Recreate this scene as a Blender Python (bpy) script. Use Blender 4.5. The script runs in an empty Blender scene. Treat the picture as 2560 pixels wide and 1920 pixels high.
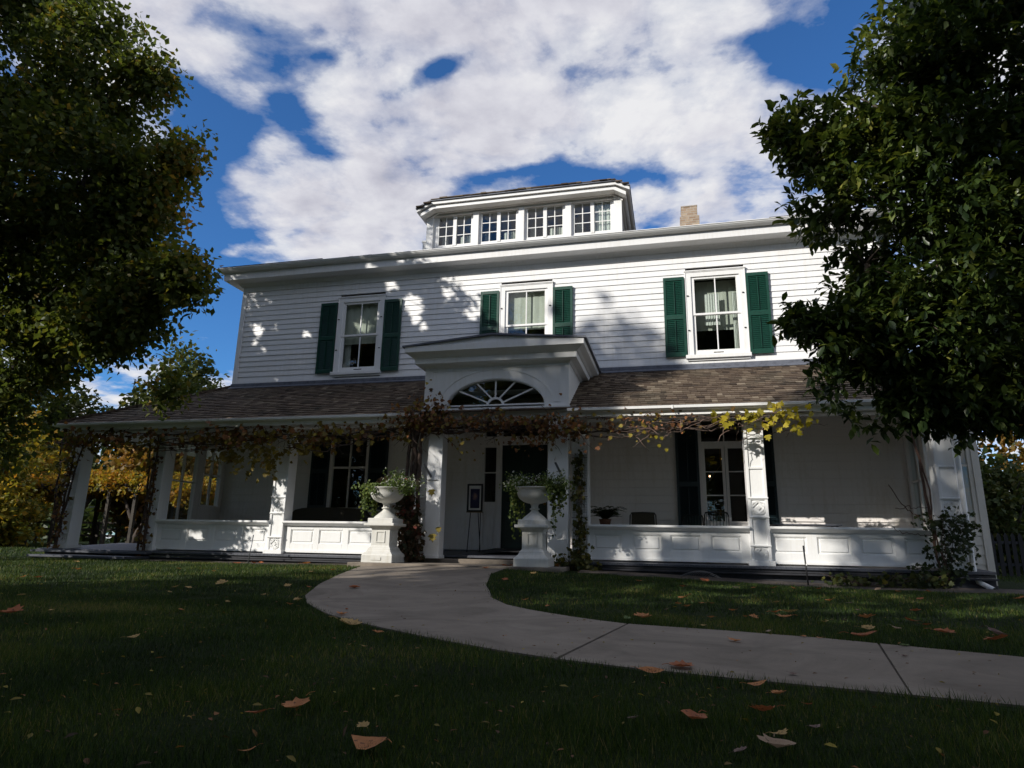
import bpy, bmesh, math, random
import numpy as np
from mathutils import Vector, Matrix, noise
random.seed(7); rng=np.random.default_rng(11)
S=bpy.context.scene
COL=S.collection

# ------------------------------------------------------------------ camera
Rm=((0.9710,-0.0378,-0.2350),(0.2383,0.2373,0.9420),(0.0194,-0.9709,0.2398))
def _n(v): v=np.array(v,float); return v/np.linalg.norm(v)
Zc=_n([133,-6640,1640]); Xc=-_n([-6789,269,1640]); Xc=_n(Xc-Zc*Xc.dot(Zc)); Yc=np.cross(Zc,Xc)
RW=np.array([Xc,Yc,Zc])
cd=bpy.data.cameras.new('camera'); cam=bpy.data.objects.new('camera',cd); COL.objects.link(cam)
cd.sensor_width=36; cd.lens=36*1640/2560; cd.clip_end=2000; cd.clip_start=.05
M=Matrix.Identity(4)
for i in range(3):
    M[i][0]=RW[i,0]; M[i][1]=-RW[i,1]; M[i][2]=-RW[i,2]
cam.matrix_world=M
S.camera=cam
S.render.resolution_x=1024; S.render.resolution_y=768

# ------------------------------------------------------------------ light
SUNV=Vector((-.9,-1,.675)).normalized()
sd=bpy.data.lights.new('sun','SUN'); so=bpy.data.objects.new('sun',sd); COL.objects.link(so)
sd.energy=5.0; sd.angle=math.radians(.5); sd.color=(1,.95,.87)
so.rotation_euler=SUNV.to_track_quat('Z','Y').to_euler(); so.location=(-30,-30,40)
S.view_settings.view_transform='Standard'; S.view_settings.look='None'
S.view_settings.exposure=0; S.view_settings.gamma=1; S.view_settings.use_curve_mapping=False
S.render.engine='CYCLES'
S.cycles.max_bounces=7; S.cycles.transparent_max_bounces=12; S.cycles.diffuse_bounces=4

W=bpy.data.worlds.new('World'); S.world=W; W.use_nodes=True
class NT:
    def __init__(s,tree): s.t=tree; s.n=tree.nodes; s.l=tree.links
    def new(s,ty,**k):
        o=s.n.new(ty)
        for a,b in k.items(): setattr(o,a,b)
        return o
    def link(s,a,b): s.l.new(a,b)
    def math(s,op,a,b=None,c=None,clamp=False):
        o=s.n.new('ShaderNodeMath'); o.operation=op; o.use_clamp=clamp
        for i,v in enumerate((a,b,c)):
            if v is None: continue
            if isinstance(v,(int,float)): o.inputs[i].default_value=v
            else: s.l.new(v,o.inputs[i])
        return o.outputs[0]
    def ramp(s,fac,stops,interp='LINEAR'):
        o=s.n.new('ShaderNodeValToRGB'); cr=o.color_ramp; cr.interpolation=interp
        while len(cr.elements)<len(stops): cr.elements.new(.5)
        for e,(p,c) in zip(cr.elements,stops): e.position=p; e.color=(*c,1) if len(c)==3 else c
        s.l.new(fac,o.inputs[0]); return o.outputs[0]
    def mix(s,fac,a,b,blend='MIX'):
        o=s.n.new('ShaderNodeMix'); o.data_type='RGBA'; o.blend_type=blend
        for sock,v in ((o.inputs[0],fac),(o.inputs[6],a),(o.inputs[7],b)):
            if isinstance(v,(int,float)): sock.default_value=v
            elif isinstance(v,tuple): sock.default_value=(*v,1) if len(v)==3 else v
            else: s.l.new(v,sock)
        return o.outputs[2]
    def noise(s,vec,scale,detail=4,rough=.5,dist=0,w=None):
        o=s.n.new('ShaderNodeTexNoise'); o.inputs['Scale'].default_value=scale; o.inputs['Detail'].default_value=detail
        o.inputs['Roughness'].default_value=rough; o.inputs['Distortion'].default_value=dist
        if vec is not None: s.l.new(vec,o.inputs['Vector'])
        return o.outputs['Fac']

def build_sky():
    n=NT(W.node_tree); W.node_tree.nodes.clear()
    out=n.new('ShaderNodeOutputWorld'); bg=n.new('ShaderNodeBackground')
    sky=n.new('ShaderNodeTexSky',sky_type='NISHITA'); sky.sun_disc=False
    sky.sun_elevation=math.asin(SUNV.z); sky.sun_rotation=math.atan2(SUNV.x,SUNV.y)
    sky.air_density=1.0; sky.dust_density=.15; sky.ozone_density=2.5
    tc=n.new('ShaderNodeTexCoord'); sp=n.new('ShaderNodeSeparateXYZ'); n.link(tc.outputs['Generated'],sp.inputs[0])
    x,y,z=sp.outputs
    # cloud layer seen in perspective: project the direction onto a high plane
    zz=n.math('MAXIMUM',n.math('ADD',z,.10),.03)
    cb=n.new('ShaderNodeCombineXYZ'); n.link(n.math('DIVIDE',x,zz),cb.inputs[0]); n.link(n.math('DIVIDE',y,zz),cb.inputs[1])
    P=cb.outputs[0]
    f1=n.noise(P,2.6,12,.58,.25)
    mp=n.new('ShaderNodeMapping'); mp.inputs['Location'].default_value=(3.1,7.7,1.3); n.link(P,mp.inputs[0])
    f2=n.noise(mp.outputs[0],6.0,12,.56,.1)
    dens=n.math('ADD',n.math('ADD',n.math('MULTIPLY',f1,1.0),n.math('MULTIPLY',f2,.75)),-.36)
    # large scale weather pattern: (x/y, z/y) centre, half sizes, amount (+ cloud, - clear)
    ya=n.math('MAXIMUM',n.math('ABSOLUTE',y),.05)
    u=n.math('DIVIDE',x,ya); v=n.math('DIVIDE',z,ya)
    total=dens
    for (cu,cv,a,b,rot,amt) in CLOUDS:
        c,s_=math.cos(rot),math.sin(rot)
        du=n.math('SUBTRACT',u,cu); dv=n.math('SUBTRACT',v,cv)
        e1=n.math('DIVIDE',n.math('ADD',n.math('MULTIPLY',du,c),n.math('MULTIPLY',dv,s_)),a)
        e2=n.math('DIVIDE',n.math('SUBTRACT',n.math('MULTIPLY',dv,c),n.math('MULTIPLY',du,s_)),b)
        r2=n.math('ADD',n.math('MULTIPLY',e1,e1),n.math('MULTIPLY',e2,e2))
        total=n.math('ADD',total,n.math('MULTIPLY',n.math('EXPONENT',n.math('MULTIPLY',r2,-1.0)),amt))
    cover=n.ramp(total,[(.36,(0,0,0)),(.45,(.25,.25,.25)),(.54,(.75,.75,.75)),(.66,(1,1,1))],'LINEAR')
    mp2=n.new('ShaderNodeMapping'); mp2.inputs['Location'].default_value=(.12,.1,.4); n.link(P,mp2.inputs[0])
    f3=n.noise(mp2.outputs[0],1.9,7,.5,.2)
    mp3=n.new('ShaderNodeMapping'); mp3.inputs['Location'].default_value=(-.05,-.055,0); n.link(P,mp3.inputs[0])
    g1=n.noise(mp3.outputs[0],2.6,12,.58,.25)
    mp4=n.new('ShaderNodeMapping'); mp4.inputs['Location'].default_value=(3.1-.03,7.7-.033,1.3); n.link(P,mp4.inputs[0])
    g2=n.noise(mp4.outputs[0],6.0,12,.56,.1)
    relief=n.math('ADD',n.math('SUBTRACT',g1,f1),n.math('MULTIPLY',n.math('SUBTRACT',g2,f2),.7))   # side turned away from the sun is greyer
    shade=n.math('ADD',n.math('ADD',n.math('MULTIPLY',f3,.6),n.math('MULTIPLY',total,.40)),n.math('MULTIPLY',relief,.7))
    cc=n.ramp(shade,[(.46,(.84,.84,.86)),(.58,(.70,.70,.76)),(.70,(.54,.54,.62)),(.84,(.38,.39,.47))])
    skyc=n.mix(1.0,sky.outputs[0],SKY_TINT,'MULTIPLY')
    cs=n.new('ShaderNodeVectorMath',operation='SCALE'); n.link(cc,cs.inputs[0]); cs.inputs['Scale'].default_value=CLOUD_GAIN/SKY_STR
    col=n.mix(cover,skyc,cs.outputs[0])
    n.link(col,bg.inputs[0]); bg.inputs[1].default_value=SKY_STR
    n.link(bg.outputs[0],out.inputs[0])
SKY_STR=.085; CLOUD_GAIN=1.0; SKY_TINT=(.58,1.14,1.74)
CLOUDS=[ # clear patches (negative) and cloud banks (positive)
 (-.95,.86,.06,.10,.3,-.30),(-.90,.84,.05,.07,0,-.2),(-.83,.82,.06,.05,0,-.22),(-.93,.66,.08,.05,.3,-.14),(-.98,.55,.12,.10,0,-.15),(-.84,.38,.11,.14,0,-.36),(-.78,.44,.06,.06,0,-.2),
 (-.72,.83,.06,.035,-.5,-.26),(-.64,.745,.07,.03,-.5,-.26),(-.41,.875,.07,.028,.35,-.30),(-.49,.84,.05,.02,0,-.12),(-.65,.95,.05,.02,-.4,-.14),(.25,.77,.06,.05,-.3,-.32),(.14,.83,.05,.03,0,-.12),
 (-.27,.637,.08,.016,0.1,-.24),(-.12,.615,.06,.02,0,-.22),(-.67,.57,.03,.02,.3,-.14),(-.03,.60,.05,.02,0,-.16),(.31,.88,.05,.04,0,-.15),(.02,.68,.03,.03,.8,-.10),
 (-.62,1.2,.4,.16,0,.10),(-.90,1.0,.10,.06,-.6,.16),(-.80,.89,.04,.05,0,.08),(-.62,.64,.14,.07,0,.14),(-.55,.52,.15,.08,0,.14),(-.25,.76,.30,.09,.05,.14),(0,1.05,.4,.14,0,.12),(.1,.66,.2,.08,0,.12),(-.91,.775,.025,.018,.4,.22),(-.81,.70,.05,.03,0,.14),(-1.0,1.25,.1,.2,0,.1),(-.81,.54,.04,.016,0,.18),(-.91,.60,.055,.12,0,-.28),(-.88,.80,.08,.06,-.2,-.2),(.24,.80,.07,.06,0,-.12),(-.22,1.0,.16,.08,0,.16),(-.80,.30,.05,.03,0,.12)]
build_sky()

# ------------------------------------------------------------------ materials
def mat(name):
    m=bpy.data.materials.new(name); m.use_nodes=True; n=NT(m.node_tree)
    b=m.node_tree.nodes['Principled BSDF']; return m,n,b
def geo_pos(n): return n.new('ShaderNodeNewGeometry').outputs['Position']
def simple(name,col,rough=.6,var=.12,scale=6,metal=0,bump=0,bscale=60,spec=.5):
    m,n,b=mat(name); P=geo_pos(n)
    f=n.noise(P,scale,5,.6)
    c2=tuple(max(0,c*(1-var*2)) for c in col); c3=tuple(min(1,c*(1+var*.6)) for c in col)
    n.link(n.ramp(f,[(.3,c2),(.5,col),(.75,c3)]),b.inputs['Base Color'])
    b.inputs['Roughness'].default_value=rough; b.inputs['Metallic'].default_value=metal
    b.inputs['Specular IOR Level'].default_value=spec
    if bump:
        bp=n.new('ShaderNodeBump'); bp.inputs['Strength'].default_value=bump; bp.inputs['Distance'].default_value=.01
        n.link(n.noise(P,bscale,4),bp.inputs['Height']); n.link(bp.outputs[0],b.inputs['Normal'])
    return m
def paint(name,col=(.80,.80,.80),dirt=.10):
    m,n,b=mat(name); P=geo_pos(n)
    mp=n.new('ShaderNodeMapping'); mp.inputs['Scale'].default_value=(9,9,.9); n.link(P,mp.inputs[0])
    f=n.noise(mp.outputs[0],1.6,6,.65); f2=n.noise(P,.8,3)
    g=n.math('ADD',n.math('MULTIPLY',f,.6),n.math('MULTIPLY',f2,.4))
    d=tuple(c*(1-dirt*w) for c,w in zip(col,(1.3,1.5,2.0)))
    n.link(n.ramp(g,[(.32,d),(.5,col),(.8,tuple(min(1,c*1.03) for c in col))]),b.inputs['Base Color'])
    b.inputs['Roughness'].default_value=.45; b.inputs['Specular IOR Level'].default_value=.3
    bp=n.new('ShaderNodeBump'); bp.inputs['Strength'].default_value=.15; bp.inputs['Distance'].default_value=.01
    n.link(n.noise(mp.outputs[0],8,4),bp.inputs['Height']); n.link(bp.outputs[0],b.inputs['Normal'])
    return m
def leafmat(name,stops,trans=.35,rough=.5,spec=.25):
    m,n,b=mat(name)
    at=n.new('ShaderNodeAttribute',attribute_name='tint')
    c=n.ramp(at.outputs['Fac'],stops)
    n.link(c,b.inputs['Base Color']); b.inputs['Roughness'].default_value=rough; b.inputs['Specular IOR Level'].default_value=spec
    tr=n.new('ShaderNodeBsdfTranslucent'); g=n.mix(1.0,c,(1.2,1.15,.6),'MULTIPLY'); n.link(g,tr.inputs[0])
    mx=n.new('ShaderNodeMixShader'); mx.inputs[0].default_value=trans
    n.link(b.outputs[0],mx.inputs[1]); n.link(tr.outputs[0],mx.inputs[2])
    n.link(mx.outputs[0],n.n['Material Output'].inputs[0])
    return m
WHITE=paint('white_paint',(.81,.81,.81),.06); TRIM=paint('white_trim_paint',(.83,.83,.82),.05); CREAM=paint('cream_siding_paint',(.66,.62,.55),.12)
PORCHW=paint('porch_wall_paint',(.80,.76,.73),.10)
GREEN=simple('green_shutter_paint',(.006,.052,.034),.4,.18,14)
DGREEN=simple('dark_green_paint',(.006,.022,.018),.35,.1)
DARKSH=simple('aged_dark_shutter_paint',(.008,.02,.026),.4,.1)  # darker, bluer colour for the ground-floor shutters
LEAD=simple('lead_flashing',(.12,.13,.16),.55,.2,9)
IRON=simple('black_iron',(.012,.012,.014),.5)
STEEL=simple('grey_steel',(.22,.23,.25),.4,.15,metal=.6)
DECK=simple('grey_deck_paint',(.06,.065,.082),.5,.2,4,bump=.2)
BLKW=simple('black_fence_paint',(.008,.008,.01),.7)
DARKW=simple('dark_skirting_wood',(.026,.027,.033),.7,.3,4,bump=.3)
BARK=simple('brown_bark',(.06,.045,.035),.9,.35,12,bump=.8,bscale=40)
VINEB=simple('vine_bark',(.075,.05,.038),.9,.35,25,bump=.8,bscale=60)
TWIG=simple('pale_twig',(.20,.13,.10),.8,.3,20)
STONE=paint('urn_stone_paint',(.62,.61,.57),.13)
ROOM=simple('dark_room',(.035,.03,.028),.9)
SHADE=simple('window_shade_cloth',(.55,.55,.48),.8,.05)
CURT=simple('white_curtain',(.66,.66,.62),.8,.08,20)
SOIL=simple('soil',(.055,.042,.034),.95,.4,8,bump=1,bscale=30)
WICK=simple('brown_wicker',(.05,.042,.025),.7,.3,60,bump=.6,bscale=120)
GOLD=simple('brass',(.28,.18,.05),.35,.1,metal=1)
def glassmat():
    m,n,b=mat('window_glass')
    tr=n.new('ShaderNodeBsdfTransparent'); tr.inputs[0].default_value=(.82,.88,.86,1)
    gl=n.new('ShaderNodeBsdfGlossy'); gl.inputs['Roughness'].default_value=.02
    fr=n.new('ShaderNodeFresnel'); bf=n.new('ShaderNodeNewGeometry').outputs['Backfacing']; n.link(n.math('SUBTRACT',1.5,n.math('MULTIPLY',bf,1.5-1/1.5)),fr.inputs[0])
    bp=n.new('ShaderNodeBump'); bp.inputs['Strength'].default_value=.25; bp.inputs['Distance'].default_value=.02
    n.link(n.noise(geo_pos(n),2.5,2),bp.inputs['Height']); n.link(bp.outputs[0],gl.inputs['Normal'])
    mx=n.new('ShaderNodeMixShader'); n.link(n.math('ADD',n.math('MULTIPLY',fr.outputs[0],1.6),.02,clamp=True),mx.inputs[0])
    n.link(tr.outputs[0],mx.inputs[1]); n.link(gl.outputs[0],mx.inputs[2]); n.link(mx.outputs[0],n.n['Material Output'].inputs[0])
    return m
GLASS=glassmat()
def shinglemat():
    m,n,b=mat('cedar_shingle')
    at=n.new('ShaderNodeAttribute',attribute_name='tint'); P=geo_pos(n)
    f=n.noise(P,30,5,.6); f2=n.noise(P,1.1,4)
    c=n.ramp(at.outputs['Fac'],[(0,(.055,.038,.027)),(.5,(.14,.10,.07)),(.85,(.22,.17,.12)),(1,(.32,.26,.19))])
    c=n.mix(n.math('MULTIPLY',f,.7),c,(.05,.042,.036)); c=n.mix(n.math('MULTIPLY',n.ramp(f2,[(.5,(0,0,0)),(.7,(1,1,1))]),.35),c,(.055,.06,.045))
    n.link(c,b.inputs['Base Color']); b.inputs['Roughness'].default_value=.85; b.inputs['Specular IOR Level'].default_value=.2
    bp=n.new('ShaderNodeBump'); bp.inputs['Strength'].default_value=.5; bp.inputs['Distance'].default_value=.01
    n.link(f,bp.inputs['Height']); n.link(bp.outputs[0],b.inputs['Normal']); return m
SHING=shinglemat()
def brickmat():
    m,n,b=mat('buff_brick'); tc=n.new('ShaderNodeTexCoord')
    br=n.new('ShaderNodeTexBrick'); br.inputs['Scale'].default_value=1; br.inputs['Brick Width'].default_value=.21; br.inputs['Row Height'].default_value=.075; br.inputs['Mortar Size'].default_value=.009
    br.inputs['Color1'].default_value=(.62,.48,.34,1); br.inputs['Color2'].default_value=(.33,.2,.12,1); br.inputs['Mortar'].default_value=(.5,.48,.43,1)
    sp=n.new('ShaderNodeSeparateXYZ'); n.link(tc.outputs['Object'],sp.inputs[0]); cb=n.new('ShaderNodeCombineXYZ')
    n.link(n.math('ADD',sp.outputs[0],sp.outputs[1]),cb.inputs[0]); n.link(sp.outputs[2],cb.inputs[1]); n.link(cb.outputs[0],br.inputs[0])
    c=n.mix(n.noise(tc.outputs['Object'],9,4),br.outputs[0],(.22,.17,.12)); n.link(c,b.inputs['Base Color']); b.inputs['Roughness'].default_value=.9; return m
BRICK=brickmat()
def concretemat():
    m,n,b=mat('path_concrete'); P=geo_pos(n)
    f=n.noise(P,1.1,9,.68,1.2); f2=n.noise(P,70,4,.7); f3=n.noise(P,9,6,.75)
    c=n.ramp(f,[(.32,(.12,.098,.075)),(.5,(.19,.158,.125)),(.72,(.26,.222,.18))])
    c=n.mix(n.math('MULTIPLY',n.ramp(f3,[(.55,(0,0,0)),(.75,(1,1,1))]),.35),c,(.10,.088,.08))
    c=n.mix(n.math('MULTIPLY',n.ramp(f2,[(.62,(0,0,0)),(.72,(1,1,1))]),.5),c,(.09,.08,.07))
    n.link(c,b.inputs['Base Color']); b.inputs['Roughness'].default_value=.85
    bp=n.new('ShaderNodeBump'); bp.inputs['Strength'].default_value=.35; bp.inputs['Distance'].default_value=.004
    n.link(f2,bp.inputs['Height']); n.link(bp.outputs[0],b.inputs['Normal']); return m
CONC=concretemat()
def lawnmat():
    m,n,b=mat('lawn_turf'); P=geo_pos(n)
    f=n.noise(P,1.3,5,.6); f2=n.noise(P,35,5,.7)
    c=n.ramp(f,[(.3,(.014,.026,.008)),(.6,(.028,.05,.012)),(.8,(.055,.06,.02))]); c=n.mix(n.math('MULTIPLY',f2,.6),c,(.02,.022,.01))
    n.link(c,b.inputs['Base Color']); b.inputs['Roughness'].default_value=.9; b.inputs['Specular IOR Level'].default_value=.1
    bp=n.new('ShaderNodeBump'); bp.inputs['Strength'].default_value=1; bp.inputs['Distance'].default_value=.05
    n.link(f2,bp.inputs['Height']); n.link(bp.outputs[0],b.inputs['Normal']); return m
LAWN=lawnmat()
GRASS=leafmat('grass_blade',[(0,(.014,.027,.008)),(.5,(.046,.085,.013)),(.8,(.11,.145,.022)),(1,(.25,.20,.08))],.3,.55)
MAPLE=leafmat('maple_foliage',[(0,(.05,.075,.02)),(.45,(.11,.14,.03)),(.75,(.22,.17,.035)),(.9,(.36,.22,.05)),(1,(.42,.2,.05))],.48)
MAGN=leafmat('magnolia_foliage',[(0,(.018,.036,.012)),(.5,(.055,.09,.022)),(.8,(.17,.21,.045)),(1,(.30,.29,.07))],.36,.38,.4)
YELT=leafmat('yellow_foliage',[(0,(.06,.085,.015)),(.4,(.17,.17,.025)),(.75,(.38,.26,.03)),(1,(.42,.19,.03))],.45)
GRNT=leafmat('green_foliage',[(0,(.03,.05,.018)),(.5,(.065,.09,.025)),(1,(.15,.14,.04))],.35)
ORNT=leafmat('orange_foliage',[(0,(.05,.06,.015)),(.5,(.16,.11,.025)),(1,(.36,.17,.04))],.45)
VINEL=leafmat('brown_vine_leaf',[(0,(.05,.032,.02)),(.3,(.15,.07,.035)),(.5,(.30,.13,.05)),(.62,(.16,.12,.03)),(.8,(.22,.17,.035)),(1,(.38,.30,.05))],.35,.6)
VINEY=leafmat('yellow_vine_leaf',[(0,(.13,.07,.03)),(.3,(.22,.2,.03)),(.7,(.5,.42,.04)),(1,(.62,.5,.05))],.45,.5)
REDL=leafmat('red_creeper_leaf',[(0,(.03,.04,.016)),(.5,(.09,.05,.03)),(.8,(.18,.045,.035)),(1,(.3,.1,.05))],.3)
CLIMB=leafmat('climber_leaf',[(0,(.03,.045,.015)),(.5,(.08,.085,.022)),(.85,(.2,.17,.035)),(1,(.3,.13,.04))],.35)
IVYL=leafmat('trailing_ivy_leaf',[(0,(.05,.085,.02)),(.7,(.12,.16,.035)),(1,(.3,.3,.08))],.35)
HERB=leafmat('herb_stem_leaf',[(0,(.05,.08,.02)),(.7,(.13,.19,.05)),(1,(.25,.3,.1))],.35)
PETAL=leafmat('flower_petal',[(0,(.62,.62,.6)),(1,(.82,.82,.8))],.3)
BRONZ=leafmat('bronze_mound_leaf',[(0,(.03,.022,.012)),(1,(.09,.055,.025))],.2)
PINK=simple('pink_petal',(.7,.12,.12),.6)

# ------------------------------------------------------------------ mesh helpers
def tag(o,label=None,cat=None,group=None,kind=None):
    if label: o['label']=label
    if cat: o['category']=cat
    if group: o['group']=group
    if kind: o['kind']=kind
    return o
def empty(name,loc=(0,0,0),rz=0):
    o=bpy.data.objects.new(name,None); COL.objects.link(o); o.location=loc; o.rotation_euler=(0,0,rz); o.empty_display_size=.2; return o
class MB:
    def __init__(s): s.v=[]; s.f=[]; s.m=[]; s.t=[]
    def face(s,pts,mi=0,t=.5):
        k=len(s.v); s.v+=[tuple(p) for p in pts]; s.f.append(tuple(range(k,k+len(pts)))); s.m.append(mi); s.t+=[t]*len(pts)
    def add(s,vs,fs,mi=0,t=.5):
        k=len(s.v); s.v+=[tuple(p) for p in vs]; s.f+=[tuple(i+k for i in f) for f in fs]; s.m+=[mi]*len(fs); s.t+=[t]*len(vs); return s
    def box(s,x0,x1,y0,y1,z0,z1,mi=0,t=.5,xf=None):
        if x0>x1:x0,x1=x1,x0
        if y0>y1:y0,y1=y1,y0
        if z0>z1:z0,z1=z1,z0
        vs=[(x0,y0,z0),(x1,y0,z0),(x1,y1,z0),(x0,y1,z0),(x0,y0,z1),(x1,y0,z1),(x1,y1,z1),(x0,y1,z1)]
        if xf: vs=[xf@Vector(p) for p in vs]
        return s.add(vs,[(0,3,2,1),(4,5,6,7),(0,1,5,4),(1,2,6,5),(2,3,7,6),(3,0,4,7)],mi,t)
    def bar(s,a,b,w,h=None,mi=0):
        a=Vector(a); b=Vector(b); h=h or w; d=(b-a); L=d.length
        q=d.to_track_quat('Z','X').to_matrix().to_4x4(); q.translation=a
        return s.box(-w/2,w/2,-h/2,h/2,0,L,mi,xf=q)
    def tube(s,pts,rad,seg=6,mi=0,cap=True):
        pts=[Vector(p) for p in pts]; n=len(pts)
        if not hasattr(rad,'__len__'): rad=[rad]*n
        k=len(s.v); up=Vector((.31,.17,.93))
        for i,p in enumerate(pts):
            d=(pts[min(i+1,n-1)]-pts[max(i-1,0)])
            if d.length<1e-6: d=Vector((0,0,1))
            d.normalize(); a=d.cross(up)
            if a.length<.05: a=d.cross(Vector((1,0,0)))
            a.normalize(); b=d.cross(a)
            for j in range(seg):
                th=2*math.pi*j/seg; s.v.append(tuple(p+(a*math.cos(th)+b*math.sin(th))*rad[i]))
        s.t+=[.5]*(n*seg)
        for i in range(n-1):
            for j in range(seg):
                j2=(j+1)%seg; s.f.append((k+i*seg+j,k+i*seg+j2,k+(i+1)*seg+j2,k+(i+1)*seg+j)); s.m.append(mi)
        if cap:
            s.f.append(tuple(k+j for j in range(seg))[::-1]); s.m.append(mi)
            s.f.append(tuple(k+(n-1)*seg+j for j in range(seg))); s.m.append(mi)
        return s
    def lathe(s,prof,c=(0,0,0),seg=28,mi=0):
        k=len(s.v)
        for r,z in prof:
            for j in range(seg):
                a=2*math.pi*j/seg; s.v.append((c[0]+r*math.cos(a),c[1]+r*math.sin(a),c[2]+z))
        s.t+=[.5]*(len(prof)*seg)
        for i in range(len(prof)-1):
            for j in range(seg):
                j2=(j+1)%seg; s.f.append((k+i*seg+j,k+i*seg+j2,k+(i+1)*seg+j2,k+(i+1)*seg+j)); s.m.append(mi)
        return s
    def sqlathe(s,prof,c=(0,0,0),mi=0):
        k=len(s.v)
        for r,z in prof:
            for a,b in ((-1,-1),(1,-1),(1,1),(-1,1)): s.v.append((c[0]+a*r,c[1]+b*r,c[2]+z))
        s.t+=[.5]*(len(prof)*4)
        for i in range(len(prof)-1):
            for j in range(4):
                j2=(j+1)%4; s.f.append((k+i*4+j,k+i*4+j2,k+(i+1)*4+j2,k+(i+1)*4+j)); s.m.append(mi)
        s.f.append(tuple(k+j for j in (3,2,1,0))); s.m.append(mi)
        e=k+(len(prof)-1)*4; s.f.append((e,e+1,e+2,e+3)); s.m.append(mi)
        return s
    def sweep(s,path,prof,mi=0,flip=False):
        # path: list of (x,y) with outward 2D mitre vectors; prof: list of (offset,z)
        k=len(s.v); n=len(prof)
        for (x,y,ox,oy) in path:
            for (o,z) in prof: s.v.append((x+ox*o,y+oy*o,z))
        s.t+=[.5]*(len(path)*n)
        for i in range(len(path)-1):
            for j in range(n-1):
                q=(k+i*n+j,k+(i+1)*n+j,k+(i+1)*n+j+1,k+i*n+j+1); s.f.append(q); s.m.append(mi)
        s.f.append(tuple(k+j for j in range(n))); s.m.append(mi)
        e=k+(len(path)-1)*n; s.f.append(tuple(e+j for j in range(n))[::-1]); s.m.append(mi)
        return s
    def build(s,name,mats,parent=None,smooth=False,tint=False,bevel=0,recalc=True):
        me=bpy.data.meshes.new(name); me.from_pydata(s.v,[],s.f)
        if not isinstance(mats,(list,tuple)): mats=[mats]
        for m in mats: me.materials.append(m)
        me.polygons.foreach_set('material_index',s.m)
        if recalc:
            bm=bmesh.new(); bm.from_mesh(me); bmesh.ops.recalc_face_normals(bm,faces=bm.faces); bm.to_mesh(me); bm.free()
        if tint:
            a=me.attributes.new('tint','FLOAT','POINT'); a.data.foreach_set('value',s.t)
        if smooth: me.polygons.foreach_set('use_smooth',[True]*len(me.polygons))
        me.update()
        o=bpy.data.objects.new(name,me); COL.objects.link(o)
        if bevel:
            b=o.modifiers.new('bevel','BEVEL'); b.width=bevel; b.segments=1; b.limit_method='ANGLE'; b.angle_limit=.6
        if parent: o.parent=parent
        return o
def parent_keep(o,p):
    o.parent=p; o.matrix_parent_inverse=Matrix.Translation(p.location).inverted()
    return o

def scatter(name,tv,tf,pos,axis,nrm,size,tint,material,parent=None,smooth=False):
    """one mesh of many leaves. tv template verts (x along leaf, y width, z normal)"""
    tv=np.array(tv,float); N=len(pos); k=len(tv)
    axis=axis/np.linalg.norm(axis,axis=1,keepdims=True)
    nrm=nrm-axis*np.sum(nrm*axis,axis=1,keepdims=True); L=np.linalg.norm(nrm,axis=1,keepdims=True); nrm=nrm/np.maximum(L,1e-6)
    side=np.cross(nrm,axis)
    size=np.broadcast_to(np.asarray(size,float).reshape(-1,1) if np.ndim(size) else np.full((N,1),size),(N,1))
    V=(pos[:,None,:]+size[:,None,:]*(tv[None,:,0:1]*axis[:,None,:]+tv[None,:,1:2]*side[:,None,:]+tv[None,:,2:3]*nrm[:,None,:])).reshape(-1,3)
    tf=[list(f) for f in tf]; lens=np.array([len(f) for f in tf]); flat=np.concatenate(tf)
    loops=(flat[None,:]+np.arange(N)[:,None]*k).ravel()
    tot=np.tile(lens,N); start=np.concatenate([[0],np.cumsum(tot)[:-1]])
    me=bpy.data.meshes.new(name); me.vertices.add(len(V)); me.vertices.foreach_set('co',V.ravel().astype(np.float32))
    me.loops.add(len(loops)); me.loops.foreach_set('vertex_index',loops.astype(np.int32))
    me.polygons.add(len(tot)); me.polygons.foreach_set('loop_start',start.astype(np.int32)); me.polygons.foreach_set('loop_total',tot.astype(np.int32))
    if smooth: me.polygons.foreach_set('use_smooth',np.ones(len(tot),bool))
    me.update(calc_edges=True)
    a=me.attributes.new('tint','FLOAT','POINT'); a.data.foreach_set('value',np.repeat(tint,k).astype(np.float32))
    me.materials.append(material)
    o=bpy.data.objects.new(name,me); COL.objects.link(o)
    if parent: o.parent=parent
    return o
# leaf templates
T_SIMPLE=([(0,0,0),(.45,.36,.08),(1,0,-.05),(.45,-.36,.08)],[(0,1,2),(0,2,3)])
T_OVAL=([(0,0,0),(.25,.17,.04),(.6,.23,.05),(1,0,-.12),(.6,-.23,.05),(.25,-.17,.04),(.5,0,-.02)],[(0,1,6),(1,2,6),(2,3,6),(3,4,6),(4,5,6),(5,0,6)])
T_STAR=([(0,0,0),(.02,.3,.04),(.28,.55,.02),(.42,.28,.05),(.72,.42,0),(.72,.16,.04),(1,0,-.1),(.72,-.16,.04),(.72,-.42,0),(.42,-.28,.05),(.28,-.55,.02),(.02,-.3,.04),(.4,0,0)],
        [(i,i+1,12) for i in range(11)]+[(11,0,12)])
T_ROUND=([(0,0,0),(-.1,.3,.05),(.2,.48,.02),(.6,.42,-.03),(1,0,-.15),(.6,-.42,-.03),(.2,-.48,.02),(-.1,-.3,.05),(.35,0,.06)],[(i,i+1,8) for i in range(7)]+[(7,0,8)])
T_BLADE=([(0,-.05,0),(0,.05,0),(1,0,.12)],[(0,1,2)])

def rdir(n):
    v=rng.normal(size=(n,3)); return v/np.linalg.norm(v,axis=1,keepdims=True)

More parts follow.
